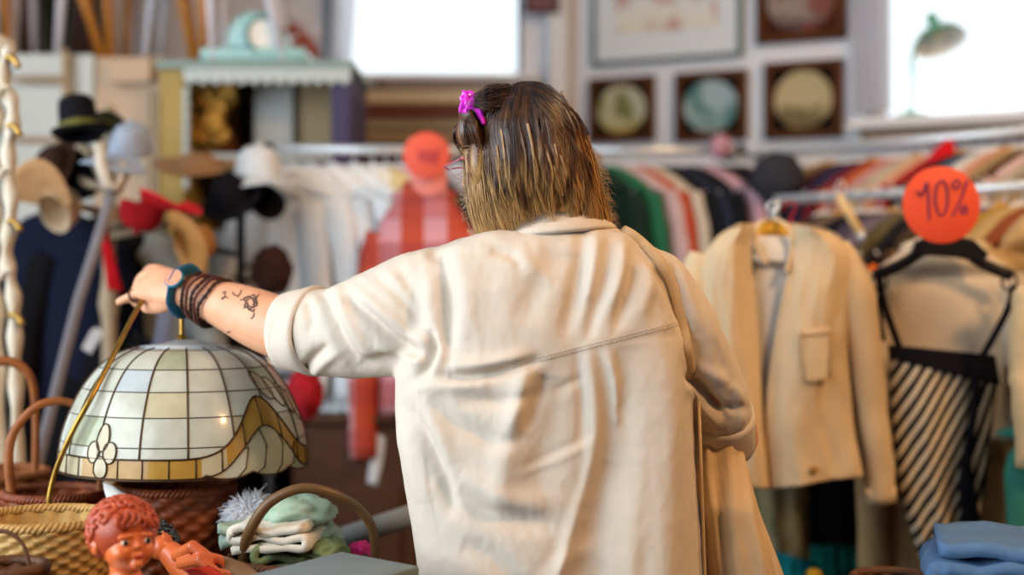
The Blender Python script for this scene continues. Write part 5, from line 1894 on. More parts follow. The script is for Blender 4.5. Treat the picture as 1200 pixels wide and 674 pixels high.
def hat(name, label, cat, c, r, crown_h, brim, mat, tilt=(0, 0, 0), band=None, brim_curl=.0, oval=1.12, crown='round', inner=None, dent=0.0, group='hats on and around the hat stand'):
    """crown radius r, brim width; local Z up through the crown, then tilted (degrees about X, Y, Z)."""
    c = Vector(c)
    m = Matrix.Rotation(math.radians(tilt[2]), 3, 'Z') @ Matrix.Rotation(math.radians(tilt[0]), 3, 'X') @ Matrix.Rotation(math.radians(tilt[1]), 3, 'Y')
    root = thing(name, label, cat, c, group)
    if crown == 'round':
        out = [(r * math.cos(a) ** .6 if a < PI / 2 - .01 else 0, crown_h * math.sin(a)) for a in [PI / 2 * i / 12 for i in range(13)]]
    else:
        out = [(r, 0), (r * .98, crown_h * .3), (r * .94, crown_h * .7), (r * .88, crown_h * .93), (r * .75, crown_h), (r * .35, crown_h * .96), (0, crown_h * .94)]
    prof_ = [(rr * .95, z - .004) for rr, z in out][::-1] + ([(r + brim, -.003 + brim_curl)] if brim else []) + ([(r + brim + .003, .0 + brim_curl), (r + brim, .003 + brim_curl)] if brim else []) + ([(r + brim * .5, .002)] if brim else []) + out
    n = 40
    R = []
    for rr, z in prof_:
        ring = []
        for j in range(n):
            a = 2 * PI * j / n
            zz = z
            if brim and rr > r * 1.02:
                zz += brim_curl * .9 * math.cos(2 * a) * ((rr - r) / brim)
            if dent and z > crown_h * .6:
                zz -= dent * math.exp(-(math.cos(a) * rr / (r * .4)) ** 2)
            ring.append(c + m @ Vector((rr * math.cos(a), rr * oval * math.sin(a), zz)))
        R.append(ring)
    mk('crown', *rings(R, True, True), mat, root)
    if band:
        mk('hat_band', *lathe([(r * 1.0, .003), (r * 1.035, .004), (r * 1.03, crown_h * .27), (r * .985, crown_h * .28)], n, c, m @ Matrix.Diagonal((1, oval, 1))), band, root)
    return root


def cap(label, c, r, mat, tilt, visor_mat=None, h=None, vis=.075, group='hats on and around the hat stand'):
    c = Vector(c)
    m = Matrix.Rotation(math.radians(tilt[2]), 3, 'Z') @ Matrix.Rotation(math.radians(tilt[0]), 3, 'X') @ Matrix.Rotation(math.radians(tilt[1]), 3, 'Y')
    root = thing('baseball_cap', label, 'cap', c, group)
    h = h or r * 1.15
    out = [(r * math.cos(a) ** .58 if a < PI / 2 - .01 else 0, h * math.sin(a)) for a in [PI / 2 * i / 12 for i in range(13)]]
    R = []
    for rr, z in [(q[0] * .96, q[1] - .003) for q in out][::-1] + out:
        R.append([c + m @ Vector((rr * math.cos(2 * PI * j / 36) * .92, rr * 1.08 * math.sin(2 * PI * j / 36), z)) for j in range(36)])
    mk('crown', *rings(R), mat, root)
    V = []; f = []
    nu_, nv_ = 17, 8
    for s in (0, 1):
        for i in range(nv_):
            for j in range(nu_):
                a = math.radians(-65 + 130 * j / (nu_ - 1)) - PI / 2
                k = i / (nv_ - 1)
                rad_ = r * (.94 + 0) + vis * k * math.cos(math.radians(-65 + 130 * j / (nu_ - 1))) ** .45
                x, y = rad_ * math.cos(a) * .95, rad_ * 1.08 * math.sin(a)
                V.append(c + m @ Vector((x, y, -.008 * k - .16 * x * x / r + .0035 * s)))
    o = nu_ * nv_
    for i in range(nv_ - 1):
        for j in range(nu_ - 1):
            q = i * nu_ + j
            f.append((q, q + nu_, q + nu_ + 1, q + 1)); f.append((o + q, o + q + 1, o + q + nu_ + 1, o + q + nu_))
    for j in range(nu_ - 1):
        q = (nv_ - 1) * nu_ + j
        f.append((q, o + q, o + q + 1, q + 1))
    mk('visor', V, f, visor_mat or mat, root)
    mk('button', *ell(c + m @ Vector((0, 0, h + .002)), .008, 10, 8), mat, root)
    return root


BLK = cloth('#15131a'); DGRN = cloth('#2b3524'); BAND = cloth('#6c6a35'); LBL = cloth('#a9b4c6'); BEI = cloth('#cdb496'); REDC = cloth('#b81f26'); STRAW = M('straw_hat', '#c4874a', rough=.6, var=.25, nscale=60, bump=.3, bscale=120, col2='#8a5a22')
FELT = cloth('#b08a66'); WHC = cloth('#e3e6e8'); DBR = cloth('#3a2318')
hat('bowler_hat', 'black bowler hat with a green gold band at the top of the hat stand', 'hat', P(94, 158, 3.3), .046, .088, .016, BLK, (-12, -8, 10), BAND, .006, crown='flat')
hat('felt_hat', 'dark green felt hat between the bowler and the pale blue cap', 'hat', P(122, 160, 3.42), .05, .06, .022, DGRN, (-25, 22, 0), BAND, .004)
cap('pale blue grey cap on the hat stand above the red cap', P(154, 178, 3.34), .052, LBL, (14, 12, -28), None, .068)
cap('beige cap hanging by its strap with the visor pointing down', P(64, 250, 3.3), .047, BEI, (-62, 8, -14), M('cap_lining', '#b98a5c', rough=.8, var=.2), .075, .085)
cap('red cap with its crown upside down under the pale blue cap', P(168, 240, 3.32), .052, REDC, (168, 6, -112), M('cap_scarlet', '#e01e28', rough=.7, var=.1), .062, .085)
hat('cowboy_hat', 'golden straw hat seen from inside behind the reaching hand', 'hat', P(214, 290, 3.25), .04, .07, .035, STRAW, (-72, 0, -52), M('tan_band', '#7a4a20', rough=.5), .012, crown='flat', dent=.012)
hat('wide_brim_hat', 'tan felt hat with a wide flat brim near the dresser', 'hat', P(232, 196, 3.7), .058, .035, .052, FELT, (15, 2, 0), None, .006)
cap('white cap hung at the end of the white garments', P(302, 206, 3.58), .062, WHC, (8, 0, 30), None, .075)
hat('black_hat', 'black floppy hat with a soft brim below the white cap', 'hat', P(274, 236, 3.5), .05, .07, .03, BLK, (32, -24, 10), None, .006)
hat('black_hat', 'smaller black hat hooked beside the floppy one', 'hat', P(312, 236, 3.6), .034, .04, .014, BLK, (55, 30, 0), None, .003)
hat('brown_hat', 'dark brown hat hanging under the bowler', 'hat', P(66, 196, 3.48), .046, .05, .02, DBR, (60, -30, 0), None, .004)
hat('black_beret', 'black beret tucked behind the beige cap', 'hat', P(94, 205, 3.52), .06, .04, .0, BLK, (75, 10, 0))
crumple(P(318, 318, 3.5), (.05, .05, .062), M('brown_fur', '#40231a', rough=.9, var=.4, nscale=50, bump=.6, bscale=120), 'fur_hat', 'dark brown fur hat hanging beside the white garments', 'hat', 3, amt=.18, group='hats on and around the hat stand')
# stands the stray hats hang from
hp2 = thing('hat_pole', 'thin dark pole stand carrying the tan, black and fur hats', 'hat stand', (P(282, 0, 3.72).x, 3.72, 0))
xq = P(282, 0, 3.72).x
DKM = M('dark_iron', '#1e1c1f', rough=.4, metal=.6, var=.1, bump=0)
mk('post', *tube([(xq, 3.72, .02), (xq, 3.72, .9), (xq, 3.72, 1.7)], .012, 10), DKM, hp2)
mk('stand_base', *lathe([(0, .03), (.15, .02), (.16, .0), (0, 0)], 32, (xq, 3.72, 0)), DKM, hp2)
for x, y, d in ((232, 192, 3.7), (302, 192, 3.72), (276, 222, 3.52), (312, 236, 3.62), (318, 300, 3.52), (222, 280, 3.35), (357, 440, 3.32)):
    e = P(x, y, d)
    mk('peg', *tube([(xq, 3.72, e.z - .03), e], .006, 8), DKM, hp2)
# a crutch and a walking stick leaning on the stand
GRY = M('grey_stick', '#8d8a94', rough=.4, var=.1, bump=0)
st = thing('crutch', 'pale grey crutch leaning across the navy jackets', 'crutch', P(70, 640, 3.05))
mk('shaft', *tube([P(132, 222, 3.24), P(112, 290, 3.2), P(92, 352, 3.15), P(40, 560, 3.06), P(20, 720, 3.0)], [(.013, .011)] * 5, 10), GRY, st)
mk('arm_cuff', *tube([P(116, 168, 3.24), P(118, 192, 3.22), P(124, 216, 3.22), P(134, 222, 3.22), P(142, 212, 3.24), P(143, 192, 3.26)], [(.013, .008)] * 6, 10), M('bone_plastic', '#d9cbb8', rough=.4, bump=0, var=.05), st)
mk('rubber_tip', *tube([P(21, 716, 3.0), P(17, 738, 3.0)], .017, 10), HANG_P, st)

# ---- coats hanging below the hats
G3 = 'jackets hanging below the hats'
NAV = cloth('#11162a'); BK2 = cloth('#0d0b0f'); CHA = cloth('#1f1c22'); GRG = cloth('#8f928e'); BRB = cloth('#33221d')
for (x, y, d, hw_, L, mt, nm, rot) in ((66, 225, 3.58, .17, .85, NAV, 'navy blue jacket under the beige cap', -12), (128, 232, 3.6, .16, 1.0, BK2, 'long black coat behind the grey crutch', 15), (30, 300, 3.75, .16, 1.1, CHA, 'charcoal coat at the edge behind the orange hoop', 20),
                                (176, 250, 3.62, .13, .42, GRG, 'pale grey top under the red cap', -10), (215, 300, 3.8, .16, .95, CHA, 'dark grey coat behind the straw hat', 10), (282, 245, 3.95, .13, .5, GRG, 'grey sweatshirt under the black hats', -15),
                                (270, 330, 3.85, .17, .95, BK2, 'black coat behind the forearm', -5), (340, 330, 3.95, .12, .9, BRB, 'dark brown coat below the fur hat', 10), (150, 370, 3.5, .16, .9, BK2, 'black jacket low behind the lamp shade', -20)):
    h0 = P(x, y, d)
    garment('jacket', nm, 'jacket', h0, math.radians(rot), hw_, L, .05, mt, sleeve=min(.55, L * .7), group=G3, seed=int(x))
    pole, pp = (hs, Vector((sx_, HD, h0.z))) if x < 200 else (hp2, Vector((xq, 3.72, min(h0.z, 1.68))))
    mk('coat_arm', *tube([pp, pp.lerp(h0, .5) + Vector((0, 0, .012)), h0 + Vector((0, 0, .004))], .006, 8), DKM, pole)
    hanger('coat_hanger', 'hanger inside the ' + nm, h0, math.radians(rot), hw_, HANG_P, 'hangers below the hats')
mk('red_scarf', *sheet([(116, 262), (120, 290), (126, 340)], [(126, 264), (134, 300), (144, 342)], 3.36, 10, 18, .008, .004, .003), cloth('#c4161f'), None, True, None, 'bright red scarf hanging beside the grey crutch', 'scarf')
mk('grey_scarf', *sheet([(190, 340), (184, 380), (176, 420)], [(206, 345), (204, 385), (198, 424)], 3.4, 10, 18, .008, .004, .003), cloth('#77798a'), None, True, None, 'grey blue scarf hanging under the reaching hand', 'scarf')
mk('price_tag', *prism([(-.012, -.028), (.012, -.03), (.014, .02), (.006, .03), (-.006, .03), (-.013, .02)], .0015), M('white_tag', '#dfe2ea', rough=.6, bump=0, var=.03), None, False, None, 'small white price tag on the black coat above the lamp arm', 'tag')
t_ = bpy.data.objects['price_tag']; t_.location = P(101, 412, 3.25); t_.rotation_euler = (.1, .5, .2)
# red plaid bag, brown crate
crumple(P(357, 462, 3.3), (.042, .05, .06), M('red_wool', '#b01624', rough=.9, var=.35, nscale=30, bump=.4), 'red_hat', 'red knitted hat hanging between the lamp shade and the sleeve', 'hat', 7, amt=.12)
WDC = M('crate_wood', '#4f2f1a', rough=.55, var=.2, nscale=8, stretch=(1, 1, 6), bump=.1)
cr = thing('wooden_chest', 'brown wooden chest standing low behind the bentwood handle', 'chest', (P(415, 0, 3.6).x, 3.75, 0))
cz = P(0, 498, 3.6).z
mk('chest_body', *box((P(415, 0, 3.6).x, 3.8, cz / 2), (.32, .4, cz), .01), WDC, cr, False)
mk('chest_lid', *box((P(415, 0, 3.6).x, 3.8, cz + .012), (.35, .43, .024), .008), WDC, cr, False)
mk('chest_front', *box((P(415, 0, 3.6).x, 3.594, cz / 2), (.24, .012, cz * .7), .006), WDC, cr, False)

# ---- ornate white carved post at the left edge
WHO = M('carved_white', '#d8d2c6', rough=.5, var=.12, nscale=20, bump=.2, col2='#b9a27c')
OD = 2.9
op = thing('carved_mirror_frame', 'white and gilt carved frame leaning at the edge of the picture', 'frame', (P(5, 0, OD).x, OD, 0))
mb = MB()
pts = [P(12, 54, OD), P(4, 90, OD), P(16, 130, OD), P(10, 180, OD), P(14, 240, OD), P(8, 300, OD), P(16, 350, OD), P(18, 420, OD), P(20, 520, OD), P(20, 780, OD), P(20, 1125, OD)]
mb.add(tube(catmull(pts, 80), [(.013 + .004 * math.sin(i * 1.1), .018) for i in range(80)], 12))
mb.add(tube(catmull([p + Vector((-.04, .005, 0)) for p in pts], 80), [(.018 + .005 * math.sin(i * .8), .022) for i in range(80)], 12))
mb.add(tube([P(-60, 50, OD), P(-20, 40, OD), P(14, 58, OD)], .018, 10))
mb.build('carved_rail', WHO, op)
GIL = M('gilt', '#b8914a', rough=.35, metal=.5, var=.2, bump=.1)
for (x, y, s) in ((12, 70, 1), (6, 105, -1), (14, 150, 1), (8, 200, -1), (14, 262, 1), (8, 320, -1), (16, 372, 1)):
    pts = [P(x, y, OD - .02) + Vector((s * .016 * math.cos(t * 5) * (1 - t * .8), 0, .03 * t - .016 + .016 * math.sin(t * 5) * (1 - t * .8))) for t in [k / 15 for k in range(16)]]
    mk('carved_scroll', *tube(pts, [.007 * (1 - .5 * k / 15) for k in range(16)], 8), GIL if s > 0 else WHO, op)
mk('mirror_glass', *box((P(-46, 0, OD).x, OD + .015, .85), (.12, .006, 1.55), 0), M('mirror_glass', '#8a8f94', rough=.05, metal=1.0, var=.02, bump=0), op, False)
# ================================================================ pictures on the right wall
FRW = M('walnut_frame', '#5a3214', rough=.6, spec=.12, var=.25, nscale=9, stretch=(1, 1, 1), bump=.05)


def landscape(key, sky, mid, ground, blot, seed, zlo, zhi):
    """A small painted landscape: sky, a soft clump of trees and ground."""
    m, nt, b = base_mat(key)
    tc = N(nt, 'ShaderNodeTexCoord')
    sp_ = N(nt, 'ShaderNodeSeparateXYZ'); nt.links.new(tc.outputs['Object'], sp_.inputs[0])
    nz = N(nt, 'ShaderNodeTexNoise'); nz.inputs['Scale'].default_value = 14; nz.inputs['Detail'].default_value = 4
    mp = N(nt, 'ShaderNodeMapping'); mp.inputs['Location'].default_value = (seed * 3.1, seed, seed * 1.7); nt.links.new(tc.outputs['Object'], mp.inputs[0])
    nt.links.new(mp.outputs[0], nz.inputs['Vector'])
    mr = N(nt, 'ShaderNodeMapRange'); mr.inputs[1].default_value = zlo; mr.inputs[2].default_value = zhi; nt.links.new(sp_.outputs['Z'], mr.inputs[0])
    ad = N(nt, 'ShaderNodeMath', operation='MULTIPLY_ADD'); nt.links.new(nz.outputs['Fac'], ad.inputs[0]); ad.inputs[1].default_value = .35; nt.links.new(mr.outputs[0], ad.inputs[2])
    cr = N(nt, 'ShaderNodeValToRGB')
    els = cr.color_ramp.elements
    els[0].position = .25; els[0].color = (*lin(ground), 1); els[1].position = 1.0; els[1].color = (*lin(sky), 1)
    e = els.new(.45); e.color = (*lin(mid), 1)
    e = els.new(.62); e.color = (*lin(sky), 1)
    nt.links.new(ad.outputs[0], cr.inputs[0])
    n2 = N(nt, 'ShaderNodeTexNoise'); n2.inputs['Scale'].default_value = 9; nt.links.new(mp.outputs[0], n2.inputs['Vector'])
    gt = N(nt, 'ShaderNodeMapRange'); gt.inputs[1].default_value = .50; gt.inputs[2].default_value = .58; gt.inputs[4].default_value = .9
    nt.links.new(n2.outputs['Fac'], gt.inputs[0])
    nt.links.new(mixc(nt, gt.outputs[0], cr.outputs[0], lin(blot)), b.inputs['Base Color'])
    b.inputs['Roughness'].default_value = .6
    b.inputs['Specular IOR Level'].default_value = .1
    MATS[key] = m
    return m


def wall_frame(label, px0, py0, px1, py1, fw, frame_mat, mount_mat, pic, rnd=True, name='framed_picture', lean=.0):
    pc = (px0 + px1) / 2
    s0, s1 = SW(px0)[0], SW(px1)[0]
    z1, z0 = SW(pc, py0)[1], SW(pc, py1)[1]
    c = WBC + WDIR * ((s0 + s1) / 2)
    root = thing(name, label, 'picture', (c.x + WNRM.x * .02, c.y + WNRM.y * .02, z0), 'pictures on the wall by the windows')
    mb = MB()
    for a, b, lo, hi in ((s0, s0 + fw, z0, z1), (s1 - fw, s1, z0, z1), (s0, s1, z0, z0 + fw), (s0, s1, z1 - fw, z1)):
        mb.add(wall_box(a, b, lo, hi, .004, .034, .005))
    mb.build('picture_frame', frame_mat, root, False)
    mk('mount', *wall_box(s0 + fw * .6, s1 - fw * .6, z0 + fw * .6, z1 - fw * .6, .006, .016), mount_mat, root, False)
    cc = c + WNRM * .018 + Vector((0, 0, (z0 + z1) / 2))
    if rnd:
        rx, rz = (s1 - s0) / 2 - fw * 1.25, (z1 - z0) / 2 - fw * 1.15
        rot = WNRM.to_track_quat('Z', 'Y').to_matrix()
        V, f = lathe([(0, .004), (.93, .003), (.97, .006), (1.0, .0)], 48)
        V = [cc + WDIR * (p.x * rx) + Vector((0, 0, p.y * rz)) + WNRM * p.z for p in V]
        mk('picture_plate', V, f, pic, root)
    else:
        mk('picture_print', *wall_box(s0 + (s1 - s0) * .16, s1 - (s1 - s0) * .16, z0 + (z1 - z0) * .24, z1 - (z1 - z0) * .12, .016, .0185), pic, root, False)
    return root


DKM_ = M('mount_black_brown', '#0e0a08', rough=.8, spec=.05, var=.3, nscale=10)
wall_frame('large framed print with a white mount above the small round pictures', 696, -75, 872, 73, .016, M('grey_green_frame', '#59655e', rough=.4, var=.1, bump=0), M('white_mount', '#d3d6da', rough=.7, var=.02, bump=0),
           landscape('print_faded', '#cfd0d0', '#d8d0bf', '#bfc6cc', '#b98f86', 1.3, .0, .5), False)
wall_frame('dark framed round picture high up beside the bright window', 888, -48, 993, 50, .03, FRW, M('mount_dark_plum', '#180e10', rough=.8, spec=.05, var=.5, nscale=14, col2='#5a2a18'), landscape('plate_plum', '#8f8078', '#5f4a48', '#4a3a3c', '#7a4438', 2.2, .0, .25))
wall_frame('small framed round picture of an olive tree over tan ground', 692, 91, 769, 167, .026, FRW, DKM_, landscape('plate_olive', '#b9b59a', '#a79a5e', '#a06a34', '#6a6a30', 4.7, .0, .2))
wall_frame('framed round picture in misty blue grey tones', 793, 84, 877, 166, .026, FRW, DKM_, landscape('plate_blue', '#9fb0b4', '#6f9090', '#a9a9a4', '#4f7a78', 6.1, .0, .22))
wall_frame('framed round picture in sepia tones below the plum one', 897, 72, 989, 163, .028, FRW, DKM_, landscape('plate_sepia', '#b5a57e', '#857452', '#a58a58', '#6a5c40', 8.4, .0, .24))
# small red-brown frame by the back window
p0, p1 = P(614, -40, 5.18), P(655, 20, 5.18)
fr = thing('framed_picture', 'small red brown framed picture between the back window and the pilaster', 'picture', ((p0.x + p1.x) / 2, 5.17, p1.z), 'pictures on the wall by the windows')
mb = MB()
w_, h_ = p1.x - p0.x, p0.z - p1.z
for x, z, a, b in ((p0.x + .008, (p0.z + p1.z) / 2, .016, h_), (p1.x - .008, (p0.z + p1.z) / 2, .016, h_), ((p0.x + p1.x) / 2, p0.z - .008, w_, .016), ((p0.x + p1.x) / 2, p1.z + .008, w_, .016)):
    mb.add(box((x, 5.115, z), (a, .02, b), .003))
mb.build('picture_frame', M('plum_frame', '#4a2a30', rough=.4, var=.2), fr, False)
mk('picture_print', *box(((p0.x + p1.x) / 2, 5.119, (p0.z + p1.z) / 2), (w_ - .02, .01, h_ - .02), 0), M('print_red', '#8a4a48', rough=.5, var=.4, nscale=12, col2='#5a4a5c'), fr, False)

# ---- mint desk lamp on the right sill
base = WB(1073, 130, .08)
base.z = RZ0
MG = M('mint_green_enamel', '#5fa88c', rough=.3, var=.05, bump=0, coat=.3)
dl = thing('desk_lamp', 'mint green desk lamp with a dish shade on the bright window sill', 'lamp', base)
LD = base.y
mk('lamp_base', *lathe([(0, .022), (.02, .02), (.05, .012), (.058, .004), (.058, 0), (0, 0)], 32, base), MG, dl)
mk('stem', *tube(catmull([base + Vector((-.005, 0, .015)), P(1070, 100, LD), P(1069, 72, LD), P(1074, 52, LD), P(1084, 42, LD), P(1097, 36, LD)], 40), .0075, 10), MG, dl)
axis = Vector((-.16, .42, .9)).normalized()
rot = axis.to_track_quat('Z', 'Y').to_matrix()
sc0 = P(1102, 50, LD - .01)
sh_prof = [(.088, .0), (.085, .012), (.07, .032), (.045, .05), (.024, .058), (.018, .062), (.02, .075), (.02, .105), (.016, .112), (0, .113)]
mk('lamp_shade', *lathe(sh_prof, 40, sc0, rot), MG, dl)
mk('shade_lining', *lathe([(.087, .0), (.082, .011), (.067, .029), (.042, .046), (0, .05)], 40, sc0, rot), M('lamp_lining', '#f2efe6', rough=.4, var=.03, bump=0), dl, label='cream inside of the shade')
mk('bulb', *ell(sc0 + axis * .028, (.018, .018, .022)), M('bulb_glass', '#e0dfc0', rough=.15, bump=0, var=.02), dl)

# ---- right back rack
QA, QB = P(852, 0, 4.5), P(1290, 0, 3.55)
QA.z = QB.z = 1.79
rack('chrome clothes rack under the framed pictures, crowded with garments', QA, QB)
G4 = 'garments on the rack under the framed pictures'
cols3 = ['beige coat:#8a7656', 'charcoal coat:#2a2a30', 'black anorak:#191a1f', 'tan jacket:#a58a62', 'olive jacket:#5f5a3e', 'cream shirt:#a89a80', 'sand waistcoat:#857250', 'aubergine dress:#4a2234', 'navy shirt:#232a44', 'wine red jumper:#6f2230', 'orange shirt:#b5562c',
         'rose blouse:#b98a86', 'ivory blouse:#b5a992', 'peach shirt:#cf9a7c', 'scarlet jacket:#a32424', 'black jacket:#1a181c', 'slate blue shirt:#4a5a70', 'white shirt:#d2cdc6', 'salmon cardigan:#c98a70', 'buff coat:#9a8058', 'brown jacket:#5a3d2a', 'pale pink shirt:#cdaaa2', 'stone jacket:#a89a84']
for k, q in enumerate(cols3):
    nm, c = q.split(':')
    px = 870 + k * 17.5
    p = at_x(QA, QB, px); p.z = 1.79
    garment('hanging_garment', nm + ' crowded on the rack under the framed pictures', 'garment', p, math.radians(44 - 30), .19, .85 + .1 * (k % 3), .018, cloth(c, var=.12), sleeve=.5, group=G4, seed=40 + k)
    hanger('coat_hanger', 'hanger of the ' + nm + ' under the framed pictures', p, math.radians(14), .19, HANG_C if k % 3 else HANG_W, 'hangers on the rack under the framed pictures')
# odds and ends resting on the rail tops
hc = P(1103, 196, 3.86)
V, f = lathe([(.052, 0), (.05, .006), (.042, .02), (.034, .04), (.02, .062), (.006, .078), (0, .08)], 28, hc, RY(.30) @ RX(.1), True)
V = [p + Vector((.008 * noise.noise(p * 40), .006 * noise.noise(p * 40 + Vector((5, 0, 0))), 0)) for p in V]
mk('red_hat', V, f, cloth('#c8161e'), None, True, None, 'scarlet pointed felt hat perched on the crowded rack behind the 10% disc', 'hat')
crumple(P(845, 172, 4.2), (.03, .03, .035), M('pink_floral', '#d3a0ae', rough=.9, var=.4, nscale=30, col2='#8a5a6a'), 'floral_scarf', 'pink floral scarf knotted at the end of the long rail', 'scarf', 6, amt=.3)
crumple(P(912, 208, 4.05), (.075, .05, .07), cloth('#34343c'), 'puffer_bag', 'round charcoal padded bag hung at the end of the crowded rack', 'bag', 9, amt=.12)

# ---- front right rack
FA, FB = P(906, 0, 3.92), P(1290, 0, 3.22)
FA.z = FB.z = 1.62
r4 = rack('front chrome clothes rack with the cream jacket and striped dress facing out', FA, FB)
mk('faceout_arm', *tube(catmull([at_x(FA, FB, 914), P(912, 236, 3.5), P(909, 243, 3.1), P(908, 248, 2.98)], 16), .006, 8), CHROME, r4)
mk('faceout_arm', *tube(catmull([at_x(FA, FB, 1108), P(1106, 240, 3.25), P(1105, 258, 3.08), P(1105, 263, 3.0)], 16), .006, 8), CHROME, r4)
mk('faceout_arm', *tube([at_x(FA, FB, 1278), P(1268, 246, 3.1), P(1262, 247, 2.86)], .006, 8), CHROME, r4)
G5 = 'garments packed on the front rack'
cols4 = ['dark brown jacket:#3a2a24', 'taupe cardigan:#6a5a4c', 'black velvet top:#17151a', 'grey plum jumper:#4a4050', 'mauve grey shirt:#6f6470', 'khaki jacket:#5f5438', 'black wool coat:#1c1a1e', 'umber jacket:#4f3a28', 'camel shirt:#a07e50', 'cobalt blue top:#2a3a8a', 'mustard check shirt:#a8823c', 'wheat cardigan:#b99a66', 'rust jumper:#8a4a2c', 'sand coloured coat:#b99c70']
for k, q in enumerate(cols4):
    nm, c = q.split(':')
    px = 968 + k * 21
    p = at_x(FA, FB, px); p.z = 1.62
    garment('hanging_garment', nm + ' packed on the front rack behind the jacket and dress', 'garment', p, math.radians(25), .19, .7 + .08 * (k % 3), .018, cloth(c, var=.15), sleeve=.45, group=G5, seed=80 + k, slope=.075)
    hanger('coat_hanger', ('wooden' if k % 3 == 1 else 'white') + ' hanger of the ' + nm + ' on the front rack', p, math.radians(25), .19, HANG_W if k % 3 == 1 else HANG_C, 'hangers on the front rack', slope=.075)
hw_h = thing('coat_hanger', 'bare pale wooden hanger slanting beside the cream jacket', 'hanger', P(982, 226, 3.5))
mk('arms', *tube([P(982, 228, 3.5), P(994, 248, 3.5), P(1010, 276, 3.48)], [(.011, .006)] * 3, 8), M('pale_hanger', '#e0bf86', rough=.35, bump=0, var=.08), hw_h)
mk('hook', *tube(catmull([P(982, 230, 3.5), P(980, 220, 3.52), P(985, 212, 3.55), P(990, 218, 3.55)], 14), .003, 6), CHROME, hw_h)
mk('clip', *tube([P(1008, 272, 3.48), P(1011, 284, 3.48)], [(.008, .012)] * 2, 8), CHROME, hw_h)

# ---- cream jacket facing out
JD = 2.95
JM = M('jacket_linen', '#dcc29c', rough=.75, var=.06, nscale=16, bump=.2, bscale=400, sheen=0, spec=.25)
og = garment('orange_cardigan', 'orange cardigan showing behind the shoulder of the cream jacket', 'garment', P(926, 243, 3.22), 0, .178, .46, .03, cloth('#d9702a'), sleeve=.4, seed=90, slope=.05)
hanger('coat_hanger', 'red hooked hanger of the orange cardigan', P(926, 243, 3.22), 0, .18, M('hanger_red', '#c01f24', rough=.3, bump=0), None, M('hook_red', '#c01f24', rough=.3, bump=0))
jk = thing('jacket', 'cream collarless jacket hanging open over a white shirt', 'jacket', P(920, 571, JD))
mk('back_panel', *sheet([(866, 262), (835, 284), (828, 330), (832, 420), (840, 500), (852, 566)], [(944, 262), (985, 278), (996, 320), (994, 420), (998, 500), (1006, 560)], JD + .075, 30, 40, -.02, .003, .004, 3), JM, jk)
mk('front_panel', *sheet([(852, 270), (824, 300), (818, 350), (828, 430), (838, 500), (850, 570)], [(886, 262), (879, 296), (887, 360), (892, 440), (896, 510), (902, 573)], JD, 26, 60, .035, .004, .006, 1.5, 1), JM, jk)
mk('front_panel', *sheet([(927, 262), (930, 290), (916, 350), (903, 430), (897, 505), (903, 574)], [(972, 272), (1000, 305), (994, 370), (994, 430), (1000, 500), (1010, 558)], JD - .005, 30, 60, .035, .004, .007, 1.5, 4), JM, jk)
for pts, rad in (([(826, 300), (812, 345), (804, 430), (798, 520), (795, 585)], [(.032, .028), (.042, .034), (.04, .034), (.036, .03), (.034, .028)]),
                 ([(978, 290), (998, 330), (1010, 400), (1019, 480), (1028, 540), (1031, 588)], [(.03, .03), (.041, .036), (.04, .036), (.037, .034), (.034, .032), (.033, .03)])):
    P_ = [P(x, y, JD + .02) for x, y in catmull(pts, 26)]
    r_ = catmull(rad, 26)
    r_ = [(a * (1 + .05 * math.sin(i * 1.3) * math.sin(i * .37)), b * (1 + .06 * math.sin(i * 1.1 + 1))) for i, (a, b) in enumerate(r_)]
    mk('sleeve', *tube(P_, r_, 22, up=(1, 0, 0)), JM, jk)
    # cuff hem
    d_ = (P_[-1] - P_[-4]).normalized()
    mk('cuff', *tube([P_[-1] - d_ * .03, P_[-1] + d_ * .002], [(r_[-1][0] * 1.04, r_[-1][1] * 1.04)] * 2, 22, up=(1, 0, 0)), JM, jk)
mk('neck_facing', *tube([P(x, y, d) for x, y, d in catmull([(898, 310, JD - .01), (886, 285, JD), (888, 264, JD + .02), (905, 257, JD + .06), (922, 264, JD + .02), (929, 285, JD), (922, 320, JD - .02)], 30)], [(.006, .004)] * 30, 8), JM, jk)
pd = lambda u, v: JD - .046
mk('pocket', *sheet([(937, 388), (938, 415), (943, 449)], [(973, 384), (974, 412), (972, 444)], JD, 12, 14, .004, .003, .001, Dfun=pd), JM, jk)
mb = MB()
for a in ((937, 388, 938, 415, 943, 449), (973, 384, 974, 412, 972, 444), (943, 449, 957, 448, 972, 444), (937, 394, 955, 392, 973, 390)):
    mb.add(tube([P(a[0], a[1], JD - .052), P(a[2], a[3], JD - .053), P(a[4], a[5], JD - .052)], .0012, 5))
mb.build('pocket_stitching', M('jacket_thread', '#b8935e', rough=.9, bump=0), jk)
mk('button', *lathe([(0, .004), (.007, .004), (.009, .001), (.009, -.002), (0, -.002)], 20, P(953, 551, JD - .045), Vector((0, -1, .1)).to_track_quat('Z', 'Y').to_matrix()), M('button_brown', '#a5793c', rough=.3, bump=0), jk, label='brown button')
ws = garment('white_shirt', 'white crumpled shirt inside the open cream jacket', 'shirt', P(906, 250, JD + .045), 0, .09, .44, .03, M('shirt_white_crumple', '#dfdcd8', rough=.8, var=.05, bump=.3, bscale=60), seed=91, slope=.03)
hanger('coat_hanger', 'yellow wooden hanger inside the cream jacket', P(906, 243, JD + .06), 0, .16, M('hanger_yellow', '#d9a437', rough=.4, bump=0, var=.1), slope=.05, thick=.011)

